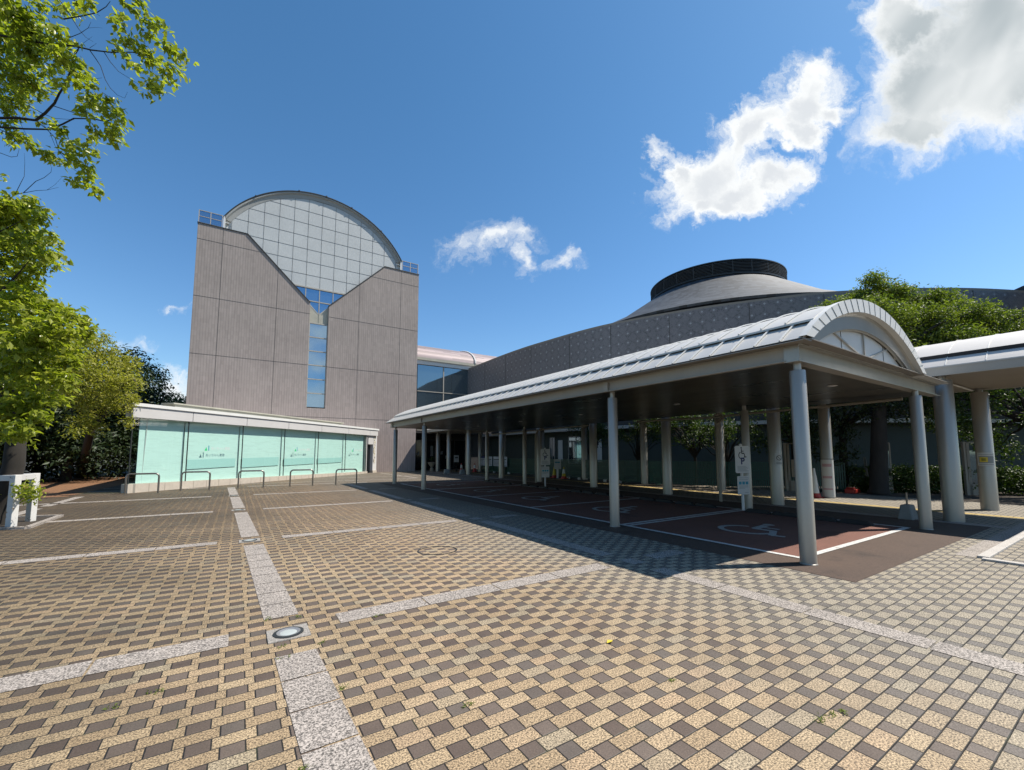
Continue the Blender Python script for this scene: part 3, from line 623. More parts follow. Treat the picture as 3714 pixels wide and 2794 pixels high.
m.strip([fn(-.055 + .11 * k, .045 - .10 * k + .008) for k in (0, .5, 1)], [fn(-.055 + .11 * k, .045 - .10 * k - .008) for k in (0, .5, 1)]); m.build('symbol', 'ink', N, fix=False)
for z in (1.20, 1.225): wrap('text_line', *c, .172, z, z + .012, a - .45, a + .45, 'print_grey', N, .010)

# ------------------------------------------------------------------ tower
TW = thing('main_tower', (4.75, 34.4, 0), 'tall brown ribbed concrete tower with a semicircular white panelled top and V shaped window', 'building')
FY = 34.4
fxz = lambda y0: (lambda a, b, d_: (a, y0 + d_, b))
SL = [(-2.95, 0), (4.1, 0), (4.1, 12.83), (-.09, 17.0), (-2.95, 17.0)]; SR = [(5.42, 0), (12.58, 0), (12.58, 17.0), (9.6, 17.0), (5.42, 12.83)]; SM = [(4.1, 0), (5.42, 0), (5.42, 4.87), (4.1, 4.87)]
m = MB(); m.prism(SL, fxz(FY), .4); m.prism(SR, fxz(FY), .4); m.add([(4.1, FY, 0), (5.42, FY, 0), (5.42, FY, 4.87), (4.1, FY, 4.87)], [(0, 1, 2, 3)])
m.add([(4.1, FY, 4.87), (5.42, FY, 4.87), (5.42, FY + .4, 4.87), (4.1, FY + .4, 4.87)], [(0, 1, 2, 3)])
m.box((-2.95, FY + .41, 0), (12.58, FY + 14, 17.0)); m.k = 1; J = .016; yj = FY - .004
def jl(x0, z0, x1, z1, w_=J, y=None): m.bar((x0, (y or yj), z0), (x1, (y or yj), z1), w_, .01, (0, 1, 0))
for z in (15.92, 11.99, 8.08, 4.2): 
    xl = -.09 + (17 - z) if z > 12.8 else 4.1
    xr = 9.6 - (17 - z) if z > 12.8 else 5.42
    if z < 4.8: jl(-2.95, z, 12.58, z)
    else: jl(-2.95, z, min(xl, 4.1), z); jl(max(xr, 5.42), z, 12.58, z)
for x in (-1.5, 1.9, 7.68, 11.03):
    zt = 17.0 if (x < -.09 or x > 9.6) else (17 - (x + .09) if x < 4 else 17 - (9.6 - x)); jl(x, 0, x, zt)
m.build('wall', ['ribbed_concrete', 'joint'], TW)
m = MB()
for q_ in ([(-2.98, 17), (-.09, 17)], [(9.6, 17), (12.6, 17)]): m.bar((q_[0][0], FY + .18, 17.03), (q_[1][0], FY + .18, 17.03), .44, .06)
m.bar((-.09, FY + .16, 17.02), (4.1, FY + .16, 12.85), .44, .05, (.7, 0, .7)); m.bar((9.6, FY + .16, 17.02), (5.42, FY + .16, 12.85), .44, .05, (-.7, 0, .7)); m.build('coping', 'dark_metal', TW)
# panelled tympanum
Ra = 7.2; ca = 21.5 - Ra
def ap(R, x0, x1, n=40):
    a0, a1 = math.asin((x0 - 4.75) / R), math.asin((x1 - 4.75) / R); return [(4.75 + R * math.sin(a), ca + R * math.cos(a)) for a in np.linspace(a0, a1, n)]
inn = ap(Ra - .42, -1.12, 10.62)
m = MB(); zb = 14.1
m.prism([(2.84 - .1, zb), (6.66 + .1, zb), (9.56, 17.0), (10.62, 17.0)] + inn[::-1] + [(-1.12, 17.0), (-.05, 17.0)], fxz(FY + .22), .2); m.k = 1; yg = FY + .214
for k in range(-6, 7):
    x = 4.75 + k * .97; zt = ca + math.sqrt((Ra - .42) ** 2 - (x - 4.75) ** 2)
    if -1.12 < x < 10.62: jl(x, max(zb, 12.1 + abs(x - 4.75)) if 12.1 + abs(x - 4.75) < 17.05 else 17.02, x, zt, .015, yg)
for z in [15.05 + i for i in range(-0, 7)]:
    h = math.sqrt(max((Ra - .42) ** 2 - (z - ca) ** 2, 0)); h2 = (z - 12.1) if z < 17 else 9; h = min(h, h2 - .05, 5.87); jl(4.75 - h, z, 4.75 + h, z, .015, yg)
m.build('tympanum_panel', ['pale_panel', 'joint'], TW)
# V window
m = MB(); m.prism([(2.84, 14.0), (4.75, 12.1), (6.66, 14.0)], fxz(FY + .24), .05); V = m.build('window', 'tinted_glass', TW)
m = MB(); yw = FY + .2
m.bar((2.7, yw, 14.06), (6.8, yw, 14.06), .1, .1, (0, 0, 1)); m.bar((3.84, yw, 13.05), (5.66, yw, 13.05), .07, .07)
for x in (3.78, 4.75, 5.72): m.bar((x, yw, 12.15 + abs(x - 4.75)), (x, yw, 14.05), .06, .06, (0, 1, 0))
m.bar((2.8, yw, 14.0), (4.75, yw, 12.07), .06, .06, (0, 1, 0)); m.bar((6.7, yw, 14.0), (4.75, yw, 12.07), .06, .06, (0, 1, 0)); m.build('frame', 'grey_metal', V)
m = MB(); m.prism([(4.1, 11.35), (5.42, 11.35), (5.42, 12.8), (4.75, 12.1), (4.1, 12.8)], fxz(FY + .18), .1); m.bar((4.755, FY + .17, 11.35), (4.755, FY + .17, 12.1), .02, .02, (0, 1, 0)); m.build('spandrel', 'beige_metal', TW)
for i in range(6):
    z0 = 4.93 + i * 1.07; m = MB(); m.box((4.16, FY + .2, z0 + .03), (5.37, FY + .24, z0 + 1.03)); W_ = m.build('window', 'tinted_glass', TW)
    m = MB(); m.box((4.1, FY + .13, z0 + 1.03), (5.42, FY + .24, z0 + 1.10)); m.box((4.1, FY + .1, z0 - .04 if i == 0 else z0 + .03), (4.16, FY + .23, z0 + 1.03)); m.box((5.37, FY + .1, z0 + .03), (5.42, FY + .23, z0 + 1.03)); m.build('frame', 'grey_metal', W_)
# vaulted roof behind the arch
m = MB(); o1 = ap(Ra, -1.5, 11.0); o2 = ap(Ra - .42, -1.12, 10.62)
n = len(o1); 
m.strip([(a, FY + .05, b) for a, b in o1], [(a, FY + .05, b) for a, b in ap(Ra - .1, -1.42, 10.92)]); m.strip([(a, FY + .05, b) for a, b in ap(Ra - .1, -1.42, 10.92)], [(a, FY + .16, b) for a, b in ap(Ra - .16, -1.38, 10.88)])
m.strip([(a, FY + .16, b) for a, b in ap(Ra - .16, -1.38, 10.88)], [(a, FY + .2, b) for a, b in o2]); m.build('arch_fascia', 'arch_grey', TW, True)
m = MB(); shell(m, ap(Ra + .07, -1.58, 11.08), FY, FY + 14, .06)
for k in (7, 15, 20, 25, 32): a, b = o1[k]; m.box((a - .05, FY - .03, b + .02), (a + .05, FY + .2, b + .12))
m.build('vault_roof', 'dark_metal', TW, True)
for s, xa, xb in (('l', -1.56, -1.12), ('r', 10.62, 11.06)):
    m = MB(); m.box((xa, FY + .05, 17.06), (xa + .12, FY + .3, 17.95)) if s == 'l' else m.box((xb - .12, FY + .05, 17.06), (xb, FY + .3, 17.95))
    m.box((xa + .12, FY + .3, 17.06), (xb, FY + .35, 17.9)) if s == 'l' else m.box((xa, FY + .3, 17.06), (xb - .12, FY + .35, 17.9))
    m.box((xa + .1, FY + .1, 17.5), (xb - .1, FY + .3, 17.53)); m.build('arch_foot', 'white_metal', TW)
for xa, xb in ((-2.92, -1.62), (11.12, 12.5)):
    m = MB(); m.box((xa, FY + .06, 17.10), (xb, FY + .10, 17.93)); G_ = m.build('parapet_glass', 'tinted_glass', TW)
    m = MB(); xm = (xa + xb) / 2
    for x in (xa, xm, xb): m.box((x - .025, FY + .03, 17.07), (x + .025, FY + .055, 17.96))
    for z in (17.08, 17.52, 17.93): m.box((xa + .027, FY + .033, z - .02), (xm - .027, FY + .055, z + .02)); m.box((xm + .027, FY + .033, z - .02), (xb - .027, FY + .055, z + .02))
    m.build('frame', 'grey_metal', G_)

# ------------------------------------------------------------------ link building with metal vault
LK = thing('link_building', (17, 36, 0), 'low link block with pinkish metal vault roof and dark glass, between tower and curved hall', 'building')
LY = 36.0
m = MB(); pts = [(13 - .3 + 0, 0)]
prof = [(LY - .25 + 5.4 * (1 - math.cos(a)), 10.1 + 2.0 * math.sin(a)) for a in np.linspace(0, rad(90), 16)]
m.strip([(12.6, y, z) for y, z in prof], [(34, y, z) for y, z in prof]); m.strip([(12.6, prof[-1][0], prof[-1][1]), (12.6, prof[-1][0] + 8, 8)], [(34, prof[-1][0], prof[-1][1]), (34, prof[-1][0] + 8, 8)]); m.build('roof', 'vault_metal', LK, True, fix=False)
m = MB(); m.tube([(18.9, y - .03, z + .03) for y, z in prof], .09, 6); m.build('roof_rib', 'white_metal', LK, True)
m = MB(); m.box((12.6, LY - .3, 9.85), (34, LY + .05, 10.09)); m.build('cornice', 'beige_metal', LK)
m = MB(); m.box((12.6, LY - .18, 9.48), (34, LY + .03, 9.84)); m.build('lintel', 'white_metal', LK)
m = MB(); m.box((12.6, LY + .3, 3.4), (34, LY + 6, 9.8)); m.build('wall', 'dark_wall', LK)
for x0, x1 in ((13.22, 15.68), (15.78, 18.4)):
    for z0, z1 in ((7.1, 9.46), (3.6, 7.0)):
        m = MB(); m.box((x0, LY, z0), (x1, LY + .03, z1)); W_ = m.build('window', 'dark_glass', LK)
        m = MB(); m.box((x1, LY - .05, z0), (x1 + .09, LY + .03, z1)); m.box((x0, LY - .05, z0 - .07), (x1 + .09, LY + .03, z0)); m.build('frame', 'grey_metal', W_)
# ground floor entrance recess
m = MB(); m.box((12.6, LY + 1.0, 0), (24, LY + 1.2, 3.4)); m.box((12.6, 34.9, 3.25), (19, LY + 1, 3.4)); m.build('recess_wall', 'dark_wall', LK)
for k in range(4):
    m = MB(); x = 13.0 + k * 1.45; m.box((x, LY + .9, .05), (x + 1.3, LY + .95, 2.7)); D_ = m.build('door', 'black_glass', LK)
    m = MB(); m.box((x, LY + .86, 2.7), (x + 1.3, LY + .95, 2.78)); m.box((x - .05, LY + .86, .05), (x, LY + .95, 2.78)); m.build('door_frame', 'grey_wall', D_)
for x, z, w_, h_ in ((13.55, 1.35, .12, .2), (13.72, 1.35, .12, .32), (14.9, 1.25, .25, .95), (15.9, 1.4, .22, .3), (16.5, 1.6, .28, .36), (16.4, 1.0, .24, .3)):
    m = MB(); m.box((x, LY + .84, z), (x + w_, LY + .855, z + h_)); m.build('paper_notice', 'print_grey', LK)

# ------------------------------------------------------------------ curved hall
HL = thing('curved_hall', (20, 20, 0), 'large curved hall in dark dotted tile with a slate cone roof and louvred crown', 'building')
ctl = [(18.23, 36.0), (18.15, 32.5), (18.08, 29.4), (18.12, 26.8), (18.28, 24.6), (18.85, 20.1), (19.8, 16.85), (21.4, 13.3), (23.5, 10.05), (24.75, 8.6), (27.5, 6.3), (30.6, 4.35), (34.5, 2.6), (39, 1.2), (45, .2), (52, -.4)]
def smooth(P, k=5):
    out = []
    for i in range(len(P) - 1):
        p0 = P[max(i - 1, 0)]; p1 = P[i]; p2 = P[i + 1]; p3 = P[min(i + 2, len(P) - 1)]
        for j in range(k):
            s = j / k; out.append(tuple(.5 * ((2 * p1[a]) + (-p0[a] + p2[a]) * s + (2 * p0[a] - 5 * p1[a] + 4 * p2[a] - p3[a]) * s * s + (-p0[a] + 3 * p1[a] - 3 * p2[a] + p3[a]) * s ** 3) for a in (0, 1)))
    return out + [P[-1]]
cur = smooth(ctl, 6); L_ = [0.]
for i in range(1, len(cur)): L_.append(L_[-1] + math.dist(cur[i], cur[i - 1]))
def offs(c_, d_):
    r = []
    for i in range(len(c_)):
        a = c_[max(i - 1, 0)]; b = c_[min(i + 1, len(c_) - 1)]; t_ = Vector((b[0] - a[0], b[1] - a[1])).normalized(); r.append((c_[i][0] - t_.y * d_, c_[i][1] + t_.x * d_))
    return r
def curve_wall(name, c_, z0, z1, mat, parent, uv=True, **kw):
    me_ = MB(); me_.strip([(x, y, z0) for x, y in c_], [(x, y, z1) for x, y in c_])
    if isinstance(uv, MB): me_.k = 1; me_.add(uv.v, uv.f)
    o = me_.build(name, mat, parent, True, fix=False, **kw)
    if uv:
        u = o.data.uv_layers.new(name='UVMap'); n = len(c_)
        for lp in o.data.loops:
            vi = lp.vertex_index
            if vi >= 2 * n: continue
            u.data[lp.index].uv = (L_[vi % n] + .1, z0 if vi < n else z1)
    return o
ins = offs(cur, .5); m = MB(); m.strip([(x, y, 9.5) for x, y in cur], [(x, y, 9.62) for x, y in cur]); m.strip([(x, y, 9.62) for x, y in cur], [(x, y, 9.62) for x, y in ins]); m.build('coping', 'gutter_brown', HL, True, fix=False)
m = MB()
for s in np.arange(3.0, 70, 3.62):
    i = int(np.searchsorted(L_, s)); 
    if i >= len(cur): break
    x, y = cur[i]; tx, ty = cur[i][0] - cur[i - 1][0], cur[i][1] - cur[i - 1][1]; l = math.hypot(tx, ty); nx, ny_ = ty / l * .006, -tx / l * .006
    m.bar((x + nx, y + ny_, 7.05), (x + nx, y + ny_, 9.5), .028, .01, (nx, ny_, 0))
JB = m
PBD = curve_wall('parapet_band', cur, 7.05, 9.5, ['mosaic_tile', 'joint'], HL, JB)
lowc = offs(cur, 2.6); m = MB(); m.strip([(x, y, 7.05) for x, y in cur], [(x, y, 7.05) for x, y in lowc]); m.build('overhang', 'dark_wall', HL, fix=False)
i1 = 34
curve_wall('lower_tile_band', offs(cur, .12)[:14], 6.2, 7.05, 'mosaic_tile', HL, False)
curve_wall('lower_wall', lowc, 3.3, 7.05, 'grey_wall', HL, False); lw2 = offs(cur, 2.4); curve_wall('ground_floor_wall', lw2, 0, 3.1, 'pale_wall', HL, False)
m = MB(); m.strip([(x, y, 3.3) for x, y in offs(cur, 1.6)], [(x, y, 3.1) for x, y in offs(cur, 1.6)]); m.strip([(x, y, 3.1) for x, y in offs(cur, 1.6)], [(x, y, 3.1) for x, y in lw2]); m.strip([(x, y, 3.3) for x, y in offs(cur, 1.6)], [(x, y, 3.3) for x, y in lowc]); m.build('window_hood', 'grey_metal', HL, fix=False)
lw3 = offs(cur, 2.36)
for a, b in ((20, 23), (25, 28), (30, 32)):
    m = MB(); m.strip([(x, y, .8) for x, y in lw3[a:b]], [(x, y, 2.7) for x, y in lw3[a:b]]); W_ = m.build('window', 'dark_glass', HL, fix=False)
    m = MB(); m.tube([(x, y, 2.72) for x, y in lw3[a:b]], .035, 5); m.tube([(x, y, .78) for x, y in lw3[a:b]], .035, 5)
    for x, y in lw3[a:b]: m.bar((x, y, .8), (x, y, 2.7), .05, .05, (1, 0, 0))
    m.build('frame', 'grey_metal', W_)
for i in (23, 28): m = MB(); x, y = lw3[i]; x2, y2 = lw3[i + 1]; m.strip([(x, y, .9), (x2, y2, .9)], [(x, y, 2.5), (x2, y2, 2.5)]); m.build('blind', 'white_board', HL, fix=False)
# roof cone with louvred crown
CC = (32.0, 19.1)
m = MB(); m.lathe((*CC, 0), [(11.5, 9.92), (11.55, 10.06), (8.4, 11.62), (4.85, 14.0)], 128, False); m.lathe((*CC, 0), [(10.9, 9.0), (10.9, 9.9), (11.5, 9.92)], 128, False); m.build('cone_roof', 'slate_roof', HL, True)
m = MB(); m.lathe((*CC, 0), [(4.7, 13.95), (4.7, 15.0), (.01, 15.0)], 96, False); m.lathe((*CC, 0), [(4.9, 13.95), (5.0, 14.0), (5.0, 14.08), (4.75, 14.08)], 96, False); m.lathe((*CC, 0), [(4.75, 14.98), (4.97, 14.98), (4.97, 15.06), (4.7, 15.06)], 96, False); m.build('crown_wall', 'dark_metal', HL, True)
m = MB()
for k in range(8): z = 14.14 + k * .105; m.lathe((*CC, 0), [(4.78, z + .05), (4.95, z), (4.95, z + .02), (4.78, z + .07)], 96, False)
for k in range(24): a = 2 * math.pi * k / 24; m.bar((CC[0] + 4.9 * math.cos(a), CC[1] + 4.9 * math.sin(a), 14.08), (CC[0] + 4.9 * math.cos(a), CC[1] + 4.9 * math.sin(a), 14.98), .03, .06, (math.cos(a), math.sin(a), 0))
m.build('louvre', 'louvre_metal', HL, True)
m = MB(); m.lathe((44.3, -7.7, 0), [(15, 9), (15, 10.3), (6, 12.6), (.1, 12.9)], 96, False); m.build('cone_roof', 'slate_roof', HL, True)

# ------------------------------------------------------------------ glass pavilion
PV = thing('glass_pavilion', (-3.4, 21.4, 0), 'low glass pavilion with mint screens and stone fascia at the foot of the tower', 'building')
o0 = Vector((-3.4, 21.4, 0)); dv = Vector((1, 1, 0)).normalized(); nv = Vector((1, -1, 0)).normalized()    # nv: outward, to the camera
LP = 17.55
def pp(s, z, o=0.): return o0 + dv * s + nv * o + Vector((0, 0, z))
def pbox(m, s0, s1, z0, z1, oa, ob, z0b=None):
    zb_ = z0 if z0b is None else z0b
    vs = [pp(s0, z0, oa), pp(s1, zb_, oa), pp(s1, zb_, ob), pp(s0, z0, ob), pp(s0, z1, oa), pp(s1, z1, oa), pp(s1, z1, ob), pp(s0, z1, ob)]
    m.add(vs, [(0, 3, 2, 1), (4, 5, 6, 7), (0, 1, 5, 4), (1, 2, 6, 5), (2, 3, 7, 6), (3, 0, 4, 7)]); return m
PT, PB = 3.38, 2.87
edges = [-.1, 2.33, 5.2, 8.1, 11.0, 13.92, 16.72, LP + .35]
ply = lambda s: .34 - .012 * s
for i in range(7):
    m = MB(); pbox(m, edges[i] + .01, edges[i + 1] - .01, PB, PT - .08, -.25, .1); m.build('fascia_panel', 'stone_cladding', PV, bevel=.01)
m = MB(); pbox(m, -.16, LP + .42, PT - .075, PT + .05, -.5, .15)
m.add([pp(-.16, PT - .08, .14), pp(LP + .42, PT - .08, .14), Vector((9.2, 34.38, PT - .08)), Vector((-3.6, 34.38, PT - .08))], [(0, 1, 2, 3)]); m.add([pp(-.16, PT, .13), pp(LP + .42, PT, .13), Vector((9.2, 34.38, PT)), Vector((-3.6, 34.38, PT))], [(0, 1, 2, 3)]); m.build('roof', 'white_metal', PV)
m = MB(); m.box((-3.62, 21.4, PB), (-3.42, 34.38, PT - .081)); m.build('fascia_panel', 'stone_cladding', PV)
m = MB(); pbox(m, 1.9, 13.9, PT, PT + .22, -.9, -.4); pbox(m, 1.8, 14.0, PT + .22, PT + .28, -1.0, -.34); m.build('roof_kerb', 'beige_metal', PV)
m = MB(); pbox(m, -.02, 16.62, 0, ply(0), -.3, .02)
m.box((-3.42, 21.5, 0), (-3.2, 34.3, .3)); PL = m.build('plinth', 'plinth_stone', PV)
for v in PL.data.vertices:   # plinth top falls with the rising paving
    w_ = v.co + Vector(PV.location); s = (w_ - o0).dot(dv)
    if w_.z > .2: v.co.z = ply(max(s, 0))
m = MB(); s = .75
while s < 16.5: m.bar(pp(s, .0, .022), pp(s, ply(s), .022), .012, .004, nv); s += .62
m.build('plinth_joint', 'gutter_brown', PV)
ge = [.0, 2.25, 5.1, 7.95, 10.85, 13.75, 16.35]
for i in range(6):
    a, b = ge[i] + .02, ge[i + 1] - .02
    m = MB(); m.add([pp(a, ply(a), 0), pp(b, ply(b), 0), pp(b, PB, 0), pp(a, PB, 0)], [(0, 1, 2, 3)]); m.build('glass_pane', 'clear_glass', PV, fix=False)
    m = MB(); a2 = a + (.38 if i == 0 else -.015)
    vs = [pp(a2, ply(a) + .0, -.2), pp(b - .02, ply(b), -.2), pp(b - .02, PB - .0, -.2), pp(a2, PB - .0, -.2)]; m.add(vs, [(0, 1, 2, 3)]); m.add([v - nv * .02 for v in vs], [(3, 2, 1, 0)]); m.build('screen', 'mint_screen', PV, fix=False)
m = MB()
for i in range(7): pbox(m, ge[i] - .014, ge[i] + .014, .25, PB, -.03, .006)
m.build('mullion', 'dark_metal', PV)
m = MB(); m.add([(-3.42, 21.42, .3), (-3.42, 24.2, .3), (-3.42, 24.2, PB), (-3.42, 21.42, PB)], [(0, 1, 2, 3)]); m.build('glass_pane', 'clear_glass', PV, fix=False)
m = MB(); m.box((-3.4, 24.2, 0), (-3.2, 34.3, PB)); m.build('side_wall', 'grey_wall', PV)
m = MB(); m.bar(Vector((-3.12, 22.1, .3)), Vector((-3.05, 22.1, PB)), .03, .25, (0, 1, 0)); m.build('glass_fin', 'white_metal', PV)
# reflection low on the screens, painted as darker mint strips
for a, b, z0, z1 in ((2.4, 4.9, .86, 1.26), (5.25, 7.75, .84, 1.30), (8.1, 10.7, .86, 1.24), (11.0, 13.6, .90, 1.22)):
    m = MB(); m.add([pp(a, z0 - .05, -.17), pp(b, z0, -.17), pp(b, z1, -.17), pp(a, z1 - .04, -.17)], [(0, 1, 2, 3)]); m.build('reflection_band', material('reflection_paint%d' % int(a), rough=.7, color=(.50, .76, .72)) if False else (MATS.get('reflection_paint') or material('reflection_paint', (.52, .76, .73), .7)), PV, fix=False)
for s0, sc in ((3.05, .62), (8.75, .62), (14.5, .62)):
    z = 1.62; m = MB(); m.prism([(0, 0), (.22 * sc, 0), (.13 * sc, .27 * sc)], lambda a, b, d_: pp(s0 + a, z + b, .004 + d_), .003); m.build('logo_triangle', 'green', PV)
    m = MB(); m.prism([(.30 * sc, 0), (.37 * sc, 0), (.36 * sc, .38 * sc), (.29 * sc, .38 * sc)], lambda a, b, d_: pp(s0 + a, z + b, .004 + d_), .003); m.build('logo_bar', 'teal', PV)
    text('あいちゃん農園', .23 * sc, pp(s0 + 1.32 * sc, z + .1, .006), dv, nv, 'white_paint', PV, 'logo_lettering')
# entrance end of the pavilion
m = MB(); pbox(m, 16.78, 17.35, 0, 2.15, -.30, -.26); m.build('door', 'black_glass', PV)
m = MB(); pbox(m, 16.70, 17.42, 2.2, PB, -.28, -.02); pbox(m, 16.42, 16.50, 0, PB, -.28, 0); m.build('door_head', 'stone_cladding', PV)
m = MB(); pbox(m, 17.45, 18.0, .18, PB, -.3, -.05); m.build('end_wall', 'white_paint', PV)
m = MB(); pbox(m, 17.45, 18.02, 0, .18, -.3, -.02); m.build('end_plinth', 'plinth_stone', PV)
m = MB(); pbox(m, 17.5, 17.78, .75, PB - .02, -.05, -.035); m.build('photo_panel', 'collage_print', PV)

# ------------------------------------------------------------------ bicycle racks
rk = None
labs = ['bent steel hoop rack, leftmost one at the pavilion corner', 'bent steel hoop rack, second from the left in front of the pavilion', 'bent steel hoop rack, middle one of five', 'bent steel hoop rack, fourth from the left in front of the pavilion', 'bent steel hoop rack, rightmost one nearest the canopy']
for (x, y), lab in zip(((-2.92, 20.9), (-1.38, 21.85), (.57, 21.85), (2.55, 21.8), (4.45, 21.5)), labs):
    if rk is None:
        rk = thing('hoop_rack', (x, y, 0), lab, 'hoop rack', 'steel hoop racks in front of the glass pavilion'); P = [(x - .47, y, 0), (x - .47, y, .62)]
        for a in (20, 45, 70): P.append((x - .47 + .12 * (1 - math.cos(rad(a))), y, .62 + .12 * math.sin(rad(a))))
        P += [(x - .35, y, .74), (x + .35, y, .74)]
        for a in (70, 45, 20): P.append((x + .47 - .12 * (1 - math.cos(rad(a))), y, .62 + .12 * math.sin(rad(a))))
        P += [(x + .47, y, .62), (x + .47, y, 0)]
        m = MB(); m.tube(P, .032, 12); m.build('hoop', 'steel_tube', rk, True)
        for s in (-1, 1): m = MB(); m.lathe((x + s * .47, y, 0), [(.06, 0), (.06, .008), (.033, .012)], 20); m.build('base_plate', 'steel_tube', rk, True)
    else: dup(rk, (x, y, 0), lab)

# ------------------------------------------------------------------ tree guard
TG = thing('tree_guard', (-3.85, 12.9, 0), 'chipped white metal guard frame standing round the nearest tree on the left', 'tree guard')
P1 = Vector((-3.80, 12.92, 0)); P2 = Vector((-3.76, 13.75, 0)); Rv = RT.copy()
P0 = P1 - Rv * 1.5; P3 = P2 - Rv * 1.5
for p in (P1, P2, P0, P3): m = MB(); m.bar(p, p + Vector((0, 0, 1.06)), .12, .12, Rv); m.build('post', 'chipped_white', TG, bevel=.008)
for a, b in ((P0, P1), (P1, P2), (P2, P3), (P3, P0)):
    d_ = (b - a).normalized() * .062; m = MB(); m.bar(a + d_ + Vector((0, 0, .995)), b - d_ + Vector((0, 0, .995)), .07, .12); m.build('rail', 'chipped_white', TG, bevel=.006)
m = MB(); A = [P1 + Vector((.35, -.45, 0)), P2 + Vector((.3, .7, 0)), P3 + Vector((-.6, .5, 0)), P0 + Vector((-.7, -.4, 0))]
for i in range(4): m.bar(A[i] + Vector((0, 0, .02)), A[(i + 1) % 4] + Vector((0, 0, .02)), .1, .05)
m.build('kerb', 'granite', kind='structure')
m = MB(); m.add([a + Vector((0, 0, .012)) for a in A], [(0, 1, 2, 3)]); m.build('soil', 'soil', fix=False, kind='structure')

# ------------------------------------------------------------------ wheel stops
ws = None; k = 0
names = {0: 'nearest bay, near half', 1: 'nearest bay, far half', 2: 'second bay, near half', 3: 'second bay, far half', 4: 'third bay, near half', 5: 'third bay, far half', 6: 'fourth bay, near half', 7: 'fourth bay, far half', 8: 'farthest bay, near half', 9: 'farthest bay, far half'}
for yb in (2.97, 6.4, 9.76, 13.2, 16.75):
    for dy in (1.05, 2.42):
        y = yb + dy; x = 11.05; lab = 'black rubber wheel stop, ' + names[k]; k += 1
        if ws is None:
            ws = thing('wheel_stop', (x, y, 0), lab, 'wheel stop', 'black rubber wheel stops across the ends of the bays')
            for s in (-1, 1):
                m = MB(); yc = y + s * .32; prof = [(-.07, .012), (-.055, .10), (.055, .10), (.07, .012)]
                vs = []
                for yy, sc in ((yc - .31, .25), (yc - .22, 1.), (yc + .22, 1.), (yc + .31, .25)): vs += [(x + a, yy, .012 + (b - .012) * sc) for a, b in prof]
                fs = [(0, 1, 2, 3), (15, 14, 13, 12)]
                for i in range(3):
                    for j in range(4): fs.append((i * 4 + j, i * 4 + (j + 1) % 4, (i + 1) * 4 + (j + 1) % 4, (i + 1) * 4 + j))
                m.add(vs, fs); m.build('rubber_block', 'black_rubber', ws, bevel=.006)
        else: dup(ws, (x, y, 0), lab)

# ------------------------------------------------------------------ parking signs
def parking_sign(x, y, lab, first=None):
    if first: return dup(first, (x, y, 0), lab)
    S_ = thing('parking_sign', (x, y, 0), lab, 'sign', 'accessible parking signs under the canopy')
    m = MB(); m.lathe((x, y, 0), [(.035, 0), (.035, 1.75)], 16); m.build('pole', 'white_metal', S_, True)
    fd = Vector((-.35, -1, 0)).normalized(); sx = Vector((0, 0, 1)).cross(fd) * 1.0; o = Vector((x, y, 0)) + fd * .04
    def pt(u, z, d_=0.): return o + sx * u + fd * d_ + Vector((0, 0, z))
    def plate(name, hw_, z0, z1, mat, par, d0=0., th=.01, c_=.03):
        m = MB(); m.prism([(-hw_ + c_, z0), (hw_ - c_, z0), (hw_, z0 + c_), (hw_, z1 - c_), (hw_ - c_, z1), (-hw_ + c_, z1), (-hw_, z1 - c_), (-hw_, z0 + c_)], lambda a, b, d_: pt(a, b, d0 + d_), th); return m.build(name, mat, par)
    B1 = plate('board', .225, .98, 1.70, 'white_board', S_); m = MB(); isa(m, .0, 1.50, .27, lambda u, v: pt(u, v, .012)); m.build('wheelchair_symbol', 'ink', B1, fix=False)
    text('P', .24, pt(.0, 1.29, .013), sx, fd, 'navy', B1, 'letter', bold=.008)
    m = MB()
    for i in range(6): m.add([pt(-.17, 1.03 + i * .025, .012), pt(.17 - (i % 3) * .04, 1.03 + i * .025, .012), pt(.17 - (i % 3) * .04, 1.04 + i * .025, .012), pt(-.17, 1.04 + i * .025, .012)], [(0, 1, 2, 3)])
    m.build('text_line', 'print_grey', B1, fix=False)
    B2 = plate('board', .185, .42, .90, 'white_board', S_, .0, .01, .01)
    for i in (-1, 0, 1): m = MB(); m.add([pt(i * .105 - .042, .68, .012), pt(i * .105 + .042, .68, .012), pt(i * .105 + .042, .76, .012), pt(i * .105 - .042, .76, .012)], [(0, 1, 2, 3)]); m.build('pictogram', 'teal', B2, fix=False)
    m = MB()
    for i, z in enumerate((.85, .80, .64, .61, .58, .46)): m.add([pt(-.14 if i < 5 else .03, z, .012), pt(.14 - (i == 4) * .1, z, .012), pt(.14 - (i == 4) * .1, z + .012, .012), pt(-.14 if i < 5 else .03, z + .012, .012)], [(0, 1, 2, 3)])
    m.build('text_line', 'print_grey', B2, fix=False)
    return S_
ps = parking_sign(11.28, 6.2, 'white wheelchair P sign on a pole beside the nearer inner column'); parking_sign(11.75, 15.4, 'white wheelchair P sign on a pole farther down the bays, beyond the first', ps)

